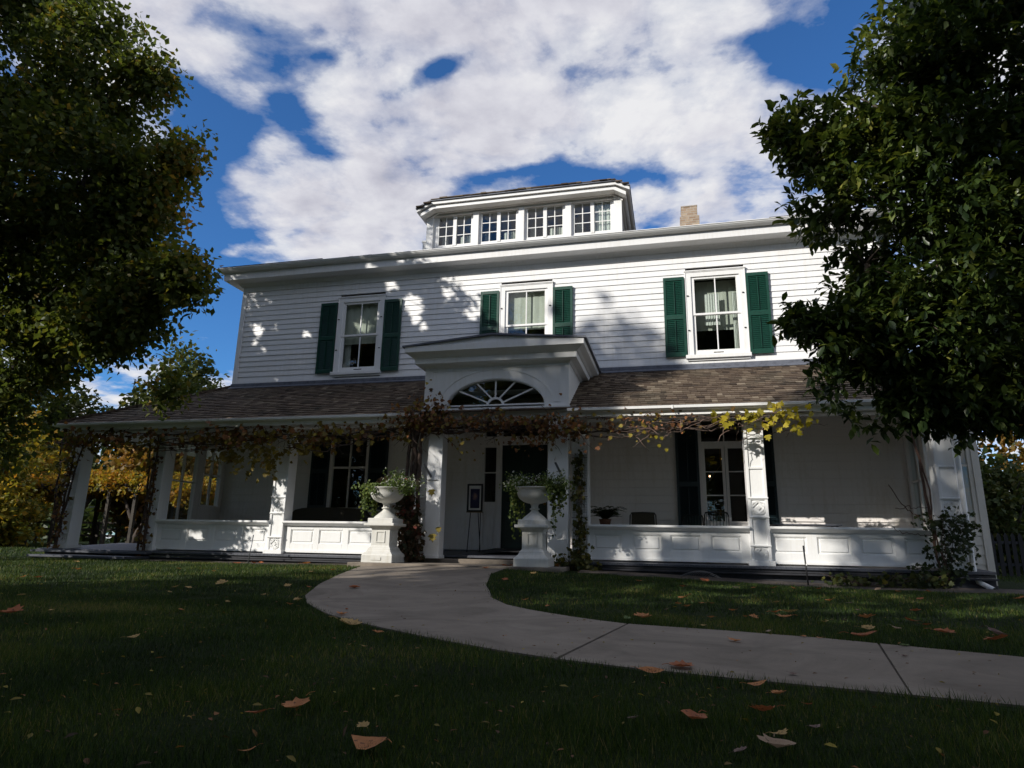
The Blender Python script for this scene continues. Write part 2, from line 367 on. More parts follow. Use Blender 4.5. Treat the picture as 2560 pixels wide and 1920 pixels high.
# ------------------------------------------------------------------ ground
def sm(t): return np.clip(t,0,1)**2*(3-2*np.clip(t,0,1))
def gz(x,y):
    x=np.asarray(x,float); y=np.asarray(y,float)
    r=sm((x+1)/4)
    far=sm((y-16)/20)*.12
    return -.6+sm((y-5)/7)*(.14*(1-r)+.05*r)+.1*np.exp(-((x+3.9)**2/5+(y-12)**2/2.2))+far
def grid_sheet(name,xs,ys,m,zoff=0):
    X,Y=np.meshgrid(xs,ys); Z=gz(X,Y)+zoff
    nx,ny=len(xs),len(ys)
    vs=np.stack([X,Y,Z],-1).reshape(-1,3).tolist()
    fs=[(j*nx+i,j*nx+i+1,(j+1)*nx+i+1,(j+1)*nx+i) for j in range(ny-1) for i in range(nx-1)]
    me=bpy.data.meshes.new(name); me.from_pydata(vs,[],fs); me.materials.append(m); me.polygons.foreach_set('use_smooth',[True]*len(fs))
    o=bpy.data.objects.new(name,me); COL.objects.link(o); return o
xs=sorted(set([-600,-300,-150,-80,-50]+list(np.linspace(-30,20,120))+[40,80,150,300,600])); ys=sorted(set([-300,-120,-60,-30]+list(np.linspace(-15,45,130))+[60,100,200,400,700]))
tag(grid_sheet('lawn',xs,ys,LAWN),kind='structure')
OUT=[(-5.85,12.3),(-5.65,11.6),(-5.1,9.61),(-4.58,8.14),(-3.98,6.79),(-3.54,6.09),(-2.94,5.38),(-2.47,4.95),(-1.95,4.56),(-1.47,4.22),(-1.02,3.95),(-.66,3.78),(-.28,3.65),(.27,3.52),(.84,3.42),(.96,3.40),(1.6,3.27),(2.6,3.05),(4.5,2.6),(8,1.7)]
INN=[(-2.75,12.3),(-2.9,11.5),(-2.92,10.56),(-2.5,8.82),(-2.22,8.0),(-2.0,7.3),(-1.68,6.7),(-1.38,6.37),(-1.1,6.12),(-.85,5.92),(-.62,5.76),(-.41,5.64),(-.1,5.58),(.35,5.5),(1.0,5.32),(1.3,5.18),(2.0,4.86),(3.0,4.4),(5.0,3.75),(8.6,2.7)]
def build_path():
    mb=MB()
    def lerp(a,b,t): return (a[0]+(b[0]-a[0])*t,a[1]+(b[1]-a[1])*t)
    joints={11,15}
    nc=8
    n=len(OUT)
    for i in range(n-1):
        t0=.03 if i in joints else 0
        t1=1-.03 if (i+1) in joints else 1
        if i==15: t0=.008
        if i+1==15: t1=.97
        for s in range(3):
            ta=t0+(t1-t0)*s/3; tb=t0+(t1-t0)*(s+1)/3
            for c in range(nc):
                ca,cb_=c/nc,(c+1)/nc
                q=[]
                for (t,cc) in ((ta,ca),(ta,cb_),(tb,cb_),(tb,ca)):
                    p=lerp(lerp(OUT[i],OUT[i+1],t),lerp(INN[i],INN[i+1],t),cc); q.append((p[0],p[1],float(gz(*p))+.010))
                mb.face(q)
            for side in (OUT,INN):
                a=lerp(side[i],side[i+1],ta); b=lerp(side[i],side[i+1],tb)
                mb.face([(a[0],a[1],float(gz(*a))+.010),(b[0],b[1],float(gz(*b))+.010),(b[0],b[1],float(gz(*b))-.08),(a[0],a[1],float(gz(*a))-.08)])
        if i in joints or (i+1) in joints:
            j=i if i in joints else i+1; tt=t0 if i in joints else t1
            a=lerp(OUT[i],OUT[i+1],tt); b=lerp(INN[i],INN[i+1],tt)
            mb.face([(a[0],a[1],float(gz(*a))+.010),(b[0],b[1],float(gz(*b))+.010),(b[0],b[1],float(gz(*b))-.05),(a[0],a[1],float(gz(*a))-.05)])
    o=mb.build('path',CONC); bm=bmesh.new(); bm.from_mesh(o.data); bmesh.ops.remove_doubles(bm,verts=bm.verts,dist=.0005)
    bmesh.ops.recalc_face_normals(bm,faces=bm.faces); bm.to_mesh(o.data); bm.free()
    tag(o,kind='structure')
    # soil filling the joints
    mb=MB()
    for j in (11,15):
        a,b=OUT[j],INN[j]; d=Vector((b[0]-a[0],b[1]-a[1],0)).normalized(); nn=Vector((-d.y,d.x,0))*.03
        mb.face([(a[0]+nn.x,a[1]+nn.y,float(gz(*a))+.003),(b[0]+nn.x,b[1]+nn.y,float(gz(*b))+.003),(b[0]-nn.x,b[1]-nn.y,float(gz(*b))+.003),(a[0]-nn.x,a[1]-nn.y,float(gz(*a))+.003)])
    tag(mb.build('path_joint_soil',SOIL),kind='structure')
    mb=MB(); mb.box(-5.9,-1.93,11.42,12.62,-.6,-.345); mb.box(-4.86,-1.96,12.62,13.0,-.5,-.265)
    tag(mb.build('path_landing',CONC,bevel=.01),kind='structure')
build_path()
# soil beds in front of the porch
def bed(name,x0,x1,y0,y1):
    n=50; mb=MB(); 
    vs=[];fs=[]
    for i in range(n+1):
        x=x0+(x1-x0)*i/n; w=.12*math.sin(i*.9)+.08*math.sin(i*2.3)
        for j in range(4):
            y=y1-(y1-y0-w)*(j/3); vs.append((x,y,float(gz(x,y))+(.03 if j<2 else .012 if j==2 else -.01)))
    for i in range(n):
        for j in range(3): a=i*4+j; fs.append((a,a+1,a+5,a+4))
    mb.add(vs,fs); o=mb.build(name,SOIL,smooth=True); return tag(o,kind='structure')
bed('soil_bed_left',-11.3,-5.9,11.95,12.62); bed('soil_bed_right',-1.7,7,11.6,12.7)

def in_path(x,y):
    # signed test using polygon
    poly=np.array(OUT+INN[::-1]); inside=np.zeros(len(x),bool); j=len(poly)-1
    for i in range(len(poly)):
        xi,yi=poly[i]; xj,yj=poly[j]
        c=((yi>y)!=(yj>y)); t=(xj-xi)*(y-yi)/(yj-yi+1e-12)+xi
        inside^=(c&(x<t)); j=i
    return inside
def build_grass():
    parts=[]
    for (y0,y1,n,h,w) in ((1.0,3.2,140000,.032,.0032),(3.2,6.5,160000,.036,.0045),(6.5,12.2,130000,.042,.008),(12.2,30,50000,.06,.02)):
        y=y0+(y1-y0)*rng.random(n)**(.8); k=rng.random(n)
        x=-1.45*y-.3+(2.15*y+1.2)*k
        m=~in_path(x+rng.normal(size=n)*.018,y+rng.normal(size=n)*.03)
        m&=~((y>11.4)&(x>-5.95)&(x<7)&(y<30)); m&=~((y>12.0)&(x>-14.3)&(x<-5)&(y<26))
        m&=~((y>11.75)&(x>-2)&(x<7)); 
        x,y=x[m],y[m]; nn=len(x)
        dens=np.array([noise.noise(Vector((a*.9,b*.9,0))) for a,b in zip(x,y)])
        tall=np.array([noise.noise(Vector((a*2.2,b*2.2,5))) for a,b in zip(x,y)])
        s=h*(1+.8*tall)*(.55+.9*rng.random(nn)); 
        d=rdir(nn)*.55; d[:,2]=np.abs(d[:,2])*.4+1
        pos=np.stack([x,y,gz(x,y)-.004],1); 
        tint=np.clip(.38+.55*dens+.22*rng.normal(size=nn)+(rng.random(nn)>.975)*.6,0,1)
        parts.append((pos,d,s,tint,np.full(nn,w)))
    pos=np.concatenate([p[0] for p in parts]); ax=np.concatenate([p[1] for p in parts]); s=np.concatenate([p[2] for p in parts]); ti=np.concatenate([p[3] for p in parts]); wd=np.concatenate([p[4] for p in parts])
    # per-blade width: build manually
    N=len(pos); ax/=np.linalg.norm(ax,axis=1,keepdims=True); sd_=np.cross(ax,rdir(N)); sd_/=np.linalg.norm(sd_,axis=1,keepdims=True)
    V=np.empty((N,3,3)); V[:,0]=pos-sd_*wd[:,None]/2; V[:,1]=pos+sd_*wd[:,None]/2; V[:,2]=pos+ax*s[:,None]
    me=bpy.data.meshes.new('grass'); me.vertices.add(N*3); me.vertices.foreach_set('co',V.ravel().astype(np.float32))
    me.loops.add(N*3); me.loops.foreach_set('vertex_index',np.arange(N*3,dtype=np.int32)); me.polygons.add(N)
    me.polygons.foreach_set('loop_start',np.arange(0,N*3,3,dtype=np.int32)); me.polygons.foreach_set('loop_total',np.full(N,3,np.int32)); me.update(calc_edges=True)
    a=me.attributes.new('tint','FLOAT','POINT'); a.data.foreach_set('value',np.repeat(ti,3).astype(np.float32)); me.materials.append(GRASS)
    o=bpy.data.objects.new('grass',me); COL.objects.link(o)
    tag(o,'short green lawn grass with fallen leaves on both sides of the curved path','grass',kind='stuff')
build_grass()

# ------------------------------------------------------------------ house
WY=15.0; PY=12.8; FY=12.5
house=empty('house',(0,0,0)); tag(house,'white two-storey clapboard house with green shutters, shingled porch and arched entry portico','house')
def clap(mb,x0,x1,z0,z1,pitch,openings,y,mi=0,axis='y',pr=.022):
    """horizontal boards on plane y (axis y) facing -y, or x plane when axis='x' (facing sign)"""
    n=max(1,round((z1-z0)/pitch)); p=(z1-z0)/n
    for i in range(n):
        za=z0+i*p; zb=za+p
        cuts=[(x0,x1)]
        for (a,b,c,d) in openings:
            if zb>c+.01 and za<d-.01:
                nc=[]
                for (s,e) in cuts:
                    if b<=s or a>=e: nc.append((s,e)); continue
                    if s<a: nc.append((s,a))
                    if b<e: nc.append((b,e))
                cuts=nc
        for (s,e) in cuts:
          jx=s+random.uniform(1.2,3.6) if e-s>4 else None
          for (s,e) in ([(s,jx-.0015),(jx+.0015,e)] if jx else [(s,e)]):
            pr_=pr; pr=pr_+random.uniform(-.003,.003)
            if axis=='y': 
                vs=[(s,y-pr,za),(e,y-pr,za),(e,y+.03,za),(s,y+.03,za),(s,y-.004,zb),(e,y-.004,zb),(e,y+.03,zb),(s,y+.03,zb)]
            else:
                sg=-1 if axis=='-x' else 1
                vs=[(y+sg*.022,s,za),(y+sg*.022,e,za),(y-sg*.03,e,za),(y-sg*.03,s,za),(y+sg*.004,s,zb),(y+sg*.004,e,zb),(y-sg*.03,e,zb),(y-sg*.03,s,zb)]
            pr=pr_
            mb.add(vs,[(0,3,2,1),(4,5,6,7),(0,1,5,4),(1,2,6,5),(2,3,7,6),(3,0,4,7)],mi)
UW=[(-8.55,-7.21),(-4.08,-2.73),(.42,1.77)]; UZ=(4.31,6.36)
XL,XR=-11.55,4.62
ops=[(a+.02,b-.02,UZ[0]-.02,UZ[1]+.02) for a,b in UW]
mb=MB(); clap(mb,XL+.12,XR-.12,4.16,6.76,.148,ops,WY); mb.box(XL-.01,XL+.12,WY-.035,WY+.10,4.05,6.76); mb.box(XR-.12,XR+.01,WY-.035,WY+.10,4.05,6.76)
mb.box(XL-.005,XR+.005,WY-.03,WY+.05,6.761,7.02); mb.box(XL+.12,XR-.12,WY-.03,WY+.04,4.05,4.158)
clap(mb,WY+.1,24,4.0,6.9,.148,[],XL,0,'-x'); clap(mb,WY+.1,24,4.0,6.9,.148,[],XR,0,'x')
mb.box(XL-.012,XR+.012,WY+.12,WY+.14,6.2,6.3) ; mb.box(XL+.05,XR-.05,23.9,24,-.3,7.0)
upw=mb.build('upper_wall',WHITE,house)
# lower wall
LOWWIN=(-8.42,-7.34,.78,2.74); LS=(-8.92,-8.42); RSH=(-7.34,-6.84)
LW_OPS=[(-8.36,-7.40,.8,2.7),(-4.42,-2.38,-.2,3.05),(.60,1.58,-.2,2.9)]
mb=MB(); clap(mb,XL+.1,XR,-.1,2.93,.18,LW_OPS,WY,pr=.034); mb.box(XL-.01,XL+.1,WY-.035,WY+.1,-.3,2.93); clap(mb,WY+.1,24,-.3,3.9,.18,[],XL,0,'-x'); clap(mb,WY+.1,24,-.3,3.9,.18,[],XR,0,'x')
lww=mb.build('porch_back_wall',PORCHW,house)
# main cornice
def upath(xl,xr,yf,yb): return [(xl,yb,-1,0),(xl,yf,-1,-1),(xr,yf,1,-1),(xr,yb,1,0)]
mb=MB(); mb.sweep(upath(XL,XR,WY,24),[(0,6.985),(.40,7.005),(.40,7.02),(.405,7.20),(.39,7.21),(0,7.21)])
mb.sweep(upath(XL,XR,WY,24),[(.03,6.90),(.05,6.90),(.09,6.96),(.12,6.984),(.03,6.984)])
mb.build('cornice',WHITE,house)
mb=MB(); mb.sweep(upath(XL,XR,WY,24),[(.407,7.20),(.45,7.20),(.52,7.225),(.555,7.26),(.56,7.28),(.575,7.285),(.575,7.30),(.56,7.30),(.545,7.27),(.50,7.235),(.407,7.225)])
mb.build('roof_gutter',TRIM,house)
# main roof (low hip) with uneven shingle edge
mb=MB(); e=.47; zr=7.3; sl=.38
xl,xr,yf,yb=XL-e,XR+e,WY-e,24+e; ry=(yf+yb)/2; rh=zr+sl*(ry-yf); xa=xl+(ry-yf); xb=xr-(ry-yf)
mb.face([(xl,yf,zr),(xr,yf,zr),(xb,ry,rh),(xa,ry,rh)]); mb.face([(xr,yb,zr),(xl,yb,zr),(xa,ry,rh),(xb,ry,rh)])
mb.face([(xl,yb,zr),(xl,yf,zr),(xa,ry,rh)]); mb.face([(xr,yf,zr),(xr,yb,zr),(xb,ry,rh)]); mb.face([(xl,yf,zr-.02),(xr,yf,zr-.02),(xr,yb,zr-.02),(xl,yb,zr-.02)])
x=xl
while x<xr-.3:
    w=random.uniform(.12,.3); y0=yf+random.uniform(-.02,.01); t=random.uniform(.01,.03)
    if -6.7>x or x>-.9: mb.add([(x,y0,zr+t),(x+w,y0,zr+t),(x+w,yf+.9,zr+.342+t),(x,yf+.9,zr+.342+t),(x,y0,zr),(x+w,y0,zr),(x+w,yf+.9,zr+.3),(x,yf+.9,zr+.3)],[(0,1,2,3),(4,5,1,0),(0,3,7,4),(1,5,6,2),(2,6,7,3)],0,random.random())
    x+=w+.01
x=xl+.05
while x<xr-.3:
    w=random.uniform(.12,.3); t=random.choice([0,0,.01,.02,.035])
    if -6.7>x or x>-.95: mb.box(x,x+w,14.56+random.uniform(0,.02),15.0,7.30,7.355+t,0,random.random()*.4)
    x+=w+.005
mb.box(xl-.02,-8.9,14.50,14.56,7.302,7.362,0,.1)
mb.build('main_roof',SHING,house,tint=True)

def room(mb,x0,x1,z0,z1,y,d,mi):
    mb.face([(x0,y,z0),(x1,y,z0),(x1,y+d,z0),(x0,y+d,z0)],mi); mb.face([(x0,y,z1),(x1,y,z1),(x1,y+d,z1),(x0,y+d,z1)],mi)
    mb.face([(x0,y,z0),(x0,y,z1),(x0,y+d,z1),(x0,y+d,z0)],mi); mb.face([(x1,y,z0),(x1,y,z1),(x1,y+d,z1),(x1,y+d,z0)],mi)
    mb.face([(x0,y+d,z0),(x1,y+d,z0),(x1,y+d,z1),(x0,y+d,z1)],mi)
def curtain(mb,x0,x1,z0,z1,y,amp=.02,n=18,mi=0):
    pts=[(x0+(x1-x0)*i/n, y+amp*math.sin(i*1.9)+amp*.4*math.sin(i*4.1)) for i in range(n+1)]
    for i in range(n):
        mb.face([(pts[i][0],pts[i][1],z0),(pts[i+1][0],pts[i+1][1],z0),(pts[i+1][0],pts[i+1][1],z1),(pts[i][0],pts[i][1],z1)],mi)
for k,(a,b) in enumerate(UW):
    z0,z1=UZ; mb=MB(); cw=.135; y=WY
    mb.box(a,a+cw,y-.05,y+.03,z0,z1); mb.box(b-cw,b,y-.05,y+.03,z0,z1); mb.box(a+cw,b-cw,y-.05,y+.03,z1-.13,z1); mb.box(a-.02,b+.02,y-.075,y-.0,z1+.002,z1+.03)
    # outer back band
    mb.box(a-.0,a+.02,y-.062,y-.05,z0,z1); mb.box(b-.02,b,y-.062,y-.05,z0,z1); mb.box(a+.02,b-.02,y-.062,y-.05,z1-.02,z1)
    # sash
    sa,sb=a+cw,b-cw; s=.075; zt=z1-.13; zb=z0+.02; zm=5.30
    for (q0,q1,yy) in ((zm-.02,zt,0.0),(zb,zm+.02,.022)):
        mb.box(sa,sa+s,y+yy-.02,y+yy+.018,q0,q1); mb.box(sb-s,sb,y+yy-.02,y+yy+.018,q0,q1)
        mb.box(sa+s,sb-s,y+yy-.02,y+yy+.018,q1-.055 if q1==zt else q1-.045,q1); mb.box(sa+s,sb-s,y+yy-.02,y+yy+.018,q0,q0+(.05 if q1==zt else .11))
        mb.box((sa+sb)/2-.013,(sa+sb)/2+.013,y+yy-.015,y+yy+.012,q0+.04,q1-.04)
    mb.box((sa+sb)/2-.11,(sa+sb)/2+.11,y-.004,y+.0,z0+.055,z0+.075,1)
    for xx in (a+.06,b-.06):
        for zz in (4.9,5.75): mb.box(xx-.035,xx+.01,y-.075,y-.05,zz,zz+.018,1)
    w=mb.build('window',[TRIM,IRON],house,bevel=.004)
    m2=MB(); m2.face([(sa+.05,y+.005,zm),(sb-.05,y+.005,zm),(sb-.05,y+.005,zt-.03),(sa+.05,y+.005,zt-.03)]); m2.face([(sa+.05,y+.027,zb+.05),(sb-.05,y+.027,zb+.05),(sb-.05,y+.027,zm),(sa+.05,y+.027,zm)]); m2.build('pane',GLASS,w)
    m3=MB(); m3.box(a-.05,b+.02,y-.11,y+.0,z0-.085,z0); m3.box(a-.02,b,y-.06,y+0,z0-.13,z0-.087); m3.build('sill',TRIM,w,bevel=.004)
    m4=MB(); room(m4,a-.1,b+.1,z0-.1,z1,y+.045,1.6,0); m4.build('room',ROOM,w,recalc=False)
    m5=MB()
    if k==0:
        curtain(m5,sa,sb,zm-.2,zt,y+.12,.006); m5.build('window_shade',SHADE,w,recalc=False)
        m6=MB(); curtain(m6,sa,sa+.2,zb,zm+.4,y+.2,.03); m6.build('curtain',CURT,w,recalc=False)
    elif k==1:
        curtain(m5,sa,sb,zm-.08,zt,y+.12,.005); m5.build('window_shade',SHADE,w,recalc=False)
    else:
        curtain(m5,sa,sb,zm-.3,zt,y+.32,.004); m5.build('window_shade',SHADE,w,recalc=False)
        m6=MB(); curtain(m6,sa+.30,sa+.62,zm-.22,zt-.38,y+.16,.012); m6.build('curtain',CURT,w,recalc=False); m6=MB(); curtain(m6,sb-.17,sb,zb,zt-.36,y+.16,.02); m6.build('curtain',CURT,w,recalc=False)
# shutters
def shutter(x0,x1,z0,z1,y,m,rods=2,thick=.045):
    mb=MB(); st=.055; zm=z0+(z1-z0)*.49
    mb.box(x0,x0+st,y-thick,y,z0,z1); mb.box(x1-st,x1,y-thick,y,z0,z1)
    for (a,b) in ((z0,z0+.09),(zm-.05,zm+.05),(z1-.08,z1)): mb.box(x0+st,x1-st,y-thick,y,a,b)
    for (a,b) in ((z0+.09,zm-.05),(zm+.05,z1-.08)):
        n=int((b-a)/.043); p=(b-a)/n
        for i in range(n):
            zc=a+(i+.5)*p
            mb.add([(x0+st,y-thick+.006,zc-.02),(x1-st,y-thick+.006,zc-.02),(x1-st,y-.012,zc+.020),(x0+st,y-.012,zc+.020),(x0+st,y-thick+.010,zc-.012),(x1-st,y-thick+.010,zc-.012),(x1-st,y-.012,zc+.028),(x0+st,y-.012,zc+.028)],
                   [(0,1,2,3),(4,5,6,7),(0,1,5,4),(1,2,6,5),(2,3,7,6),(3,0,4,7)])
        mb.box((x0+x1)/2-.008,(x0+x1)/2+.008,y-thick-.012,y-thick+.004,a+.04,b-.03)
    mb.box(x0+.01,x1-.01,y-.006,y-.001,z0+.01,z1-.01)
    return mb.build('shutter',m,house)
for (a,b) in UW:
    shutter(a-.5,a-.015,4.29,6.24,WY-.035,GREEN); shutter(b+.005,b+.49,4.28,6.22,WY-.035,GREEN)
# chimney
c=MB(); c.box(.48,1.05,19,19.6,8.5,9.93); c.box(.53,1.0,19.05,19.55,9.93,10.26); c.box(.52,1.01,19.04,19.56,10.262,10.3)
ch=c.build('chimney',BRICK,house,bevel=.006)
c=MB(); c.box(-6.93,-6.83,16.6,16.7,7.8,8.62); c.box(-6.95,-6.81,16.58,16.72,8.62,8.68); c.build('vent_pipe',TRIM,house)
# dormer
DY=16.0
mb=MB(); wins=[(-6.25,-5.22),(-4.98,-3.93),(-3.67,-2.63),(-2.38,-1.34)]
mb.box(-6.53,-1.10,DY,DY+.08,7.7,8.13)
mb.box(-6.53,-1.10,DY,DY+.08,9.07,9.3)
edges=[-6.53]+[v for w in wins for v in w]+[-1.10]
for i in range(0,len(edges),2): mb.box(edges[i],edges[i+1],DY,DY+.08,8.13,9.07)
for (x0,x1) in ((-6.56,-6.36),(-5.18,-5.02),(-3.88,-3.72),(-2.58,-2.42),(-1.28,-1.07)): mb.box(x0,x1,DY-.07,DY-.002,7.75,9.08)
mb.box(-6.5,-1.1,DY-.05,DY-.003,9.045,9.075)
clap(mb,DY+.08,21,7.6,9.3,.14,[],-6.5,0,'-x'); clap(mb,DY+.08,21,7.6,9.3,.14,[],-1.12,0,'x')
dorm=mb.build('dormer',TRIM,house,bevel=.004)
def trap(off,dz,y0,y1,m,name,thick):
    top=[(-6.75-off,9.16+dz),(-6.33-off*.6,9.36+dz),(-1.20+off*.6,9.36+dz),(-.84+off,9.17+dz)]
    mb=MB()
    for i in range(3):
        (a,za),(b,zb)=top[i],top[i+1]
        mb.add([(a,y0,za),(b,y0,zb),(b,y1,zb),(a,y1,za),(a,y0,za-thick),(b,y0,zb-thick),(b,y1,zb-thick),(a,y1,za-thick)],[(0,1,2,3),(7,6,5,4),(0,4,5,1),(2,6,7,3),(0,3,7,4),(1,5,6,2)])
    return mb.build(name,m,dorm)
trap(.02,.02,15.56,21.5,LEAD,'dormer_roof',.035)
trap(0,-.02,15.6,21.4,TRIM,'dormer_fascia',.08)
trap(-.10,-.11,15.66,21.3,TRIM,'dormer_cornice',.10)
trap(-.2,-.20,15.9,21.2,TRIM,'dormer_soffit',.03)
mb=MB()
x=-6.75
while x<-.9:
    w=random.uniform(.1,.28); t=random.uniform(.0,.03); zz=9.385 if -6.3<x<-1.35 else (9.385-.45*(-6.3-x) if x<-6.3 else 9.385-.5*(x+1.35))
    mb.box(x,x+w,15.52+random.uniform(0,.03),16.4,zz,zz+.012+t,0,random.random()); x+=w
mb.build('dormer_shingles',SHING,dorm,tint=True)
for (a,b) in wins:
    mb=MB(); z0,z1=8.13,9.07; y=DY+.01; m_=(a+b)/2
    mb.box(a,a+.04,y,y+.05,z0,z1); mb.box(b-.04,b,y,y+.05,z0,z1); mb.box(m_-.05,m_+.05,y-.02,y+.05,z0,z1); mb.box(a+.04,b-.04,y,y+.05,z1-.045,z1); mb.box(a+.04,b-.04,y,y+.05,z0,z0+.045)
    for (s,e_) in ((a+.04,m_-.05),(m_+.05,b-.04)):
        mb.box((s+e_)/2-.012,(s+e_)/2+.012,y+.008,y+.03,z0+.045,z1-.045)
        for j in (1,2): zz=z0+.045+(z1-z0-.09)*j/3; mb.box(s,e_,y+.01,y+.028,zz-.011,zz+.011)
    w=mb.build('dormer_window',TRIM,house)
    m2=MB(); m2.face([(a+.03,y+.022,z0+.02),(b-.03,y+.022,z0+.02),(b-.03,y+.022,z1-.02),(a+.03,y+.022,z1-.02)]); m2.build('pane',GLASS,w)
    m4=MB(); room(m4,a,b,z0-.3,z1+.1,y+.06,1.5,0); m4.build('room',ROOM,w,recalc=False)
    m5=MB()
    if a>-3: curtain(m5,m_+.05,b-.04,z0+.05,z1-.0,y+.10,.01); m5.build('curtain',CURT,w,recalc=False); m5=MB()
    curtain(m5,a+.04,a+.22,z0,z0+.5,y+.3,.02); m5.build('curtain',CURT,w,recalc=False); m5=MB(); curtain(m5,m_+.08,b-.04,z0,z0+.42,y+.3,.02); m5.build('curtain',CURT,w,recalc=False)

# ---- porch roof shingles
def shingle_plane(mb,org,ux,up,length,height,inset_l,inset_r,nrm,row=.148):
    """org lower-left, ux unit along eave, up unit up slope; inset per unit slope for hips"""
    org=Vector(org); ux=Vector(ux); up=Vector(up); nrm=Vector(nrm)
    rows=int(height/row)
    for r in range(-0,rows+1):
        s0=r*row; s1=min(s0+row*1.25,height+.02)
        l=inset_l*(s0); e=length-inset_r*(s0)
        x=l-random.uniform(0,.1)
        while x<e:
            w=random.uniform(.09,.2); xa=max(x,l-.01); xb=min(x+w-.006,e+.01); x+=w
            if xb-xa<.02: continue
            t0=.022+random.uniform(-.004,.007); j=random.uniform(-.008,.008); xb2=min(xb,length-inset_r*s1+.01); xa2=max(xa,inset_l*s1-.01)
            if xa2>xb2: xa2=xb2=(xa+xb)/2
            b0=org+ux*xa+up*(s0+j); b1=org+ux*xb+up*(s0+j); c0=org+ux*xa2+up*s1; c1=org+ux*xb2+up*s1
            mb.add([b0,b1,b1+nrm*t0,b0+nrm*t0,c0,c1,c1+nrm*.005,c0+nrm*.005],[(0,1,2,3),(3,2,6,7),(0,3,7,4),(1,5,6,2)],0,min(1,max(0,random.gauss(.5,.25))))
EYF,EZ,TZ=12.36,2.60,4.02
run=WY-EYF; rise=TZ-EZ; L_=math.hypot(run,rise); upf=Vector((0,run/L_,rise/L_)); nf=Vector((0,-rise/L_,run/L_)); ins=run/L_
XE=XL-run
mb=MB()
shingle_plane(mb,(XE,EYF,EZ),(1,0,0),upf,5.05-XE,L_,ins,0,nf)
upl=Vector((run/L_,0,rise/L_)); nl=Vector((-rise/L_,0,run/L_))
shingle_plane(mb,(XE,21.0,EZ),(0,-1,0),upl,21.0-EYF,L_,0,ins,nl)
# decking below the shingles
mb.face([(XE,EYF,EZ-.004),(5.05,EYF,EZ-.004),(5.05,WY,TZ-.004),(XL,WY,TZ-.004)]); mb.face([(XE,21,EZ-.004),(XE,EYF,EZ-.004),(XL,WY,TZ-.004),(XL,21,TZ-.004)])
# hip cap
for i in range(24):
    t=i/24; p=Vector((XE,EYF,EZ)).lerp(Vector((XL,WY,TZ)),t); q=Vector((XE,EYF,EZ)).lerp(Vector((XL,WY,TZ)),t+.05)
    mb.bar(p+Vector((0,0,.03)),q+Vector((0,0,.036)),.09,.02)
mb.build('porch_roof',SHING,house,tint=True)
mb=MB(); mb.box(XL,-5.0,WY-.09,WY-.031,3.99,4.10); mb.box(-1.95,XR,WY-.09,WY-.031,3.99,4.10); mb.add([(XL,WY-.2,3.955),(XR,WY-.2,3.955),(XR,WY-.08,4.02),(XL,WY-.08,4.02),(XL,WY-.2,3.94),(XR,WY-.2,3.94),(XR,WY-.08,4.0),(XL,WY-.08,4.0)],[(0,1,2,3),(0,4,5,1)])
mb.build('roof_flashing',LEAD,house)
# porch ceiling, beam, fascia, gutter
mb=MB(); mb.box(XE+.75,-5.0,13.02,WY-.06,2.87,2.90); mb.box(-1.94,5.0,13.02,WY-.06,2.87,2.90); mb.box(XE+.75,XL-.06,WY,21,2.87,2.90)
mb.build('porch_ceiling',PORCHW,house)
mb=MB(); mb.box(XE+.25,-4.99,12.66,12.94,2.44,2.735); mb.box(-1.955,5.0,12.66,12.94,2.44,2.735); mb.box(XE+.30,XE+.55,12.95,21,2.44,2.735)
mb.box(XE+.1,-4.99,12.42,12.655,2.47,2.50); mb.box(-1.955,5.0,12.42,12.655,2.47,2.50)
mb.face([(5.02,12.4,2.44),(5.02,WY,2.44),(5.02,WY,4.0),(5.02,12.4,2.62)])
mb.build('porch_beam',WHITE,house)
GP=[(0,2.44),(.03,2.44),(.03,2.50),(.035,2.52),(.10,2.525),(.145,2.55),(.15,2.595),(.14,2.60),(.125,2.565),(.09,2.54),(0,2.54)]
mb=MB(); mb.sweep([(XE+.1,21,-1,0),(XE+.1,12.42,-1,-1),(-4.995,12.42,0,-1)],GP); g1=mb.build('porch_gutter',TRIM,house)
mb=MB(); mb.sweep([(-1.955,12.42,0,-1),(5.05,12.42,0,-1)],GP); mb.box(.0,.03,12.262,12.27,2.53,2.6); mb.build('porch_gutter',TRIM,house)
# posts
def diamond(mb,cx,cz,hw,y,th=.02):
    for k in range(4):
        a=math.pi/2*k; p0=(cx+hw*math.cos(a),cz+hw*math.sin(a)); a2=a+math.pi/2; p1=(cx+hw*math.cos(a2),cz+hw*math.sin(a2))
        mx=((p0[0]+p1[0])/2+(p0[0]+p1[0]-2*cx)*.06,(p0[1]+p1[1])/2+(p0[1]+p1[1]-2*cz)*.06)
        mb.bar((p0[0],y-th/2,p0[1]),(p1[0],y-th/2,p1[1]),.022,th)
        # curved corner leaf
        cxn=cx+hw*1.0*math.copysign(1,math.cos(a+math.pi/4)); czn=cz+hw*math.copysign(1,math.sin(a+math.pi/4))
        q=((p0[0]+p1[0])/2*.45+cxn*.55,(p0[1]+p1[1])/2*.45+czn*.55)
        mb.bar((p0[0]*.85+cxn*.15,y-th/2,p0[1]*.85+czn*.15),(q[0],y-th/2,q[1]),.02,th); mb.bar((q[0],y-th/2,q[1]),(p1[0]*.85+cxn*.15,y-th/2,p1[1]*.85+czn*.15),.02,th)
    mb.box(cx-.03,cx+.03,y-th-.004,y,cz-.03,cz+.03,xf=Matrix.Translation((cx,0,cz))@Matrix.Rotation(math.pi/4,4,'Y')@Matrix.Translation((-cx,0,-cz)))
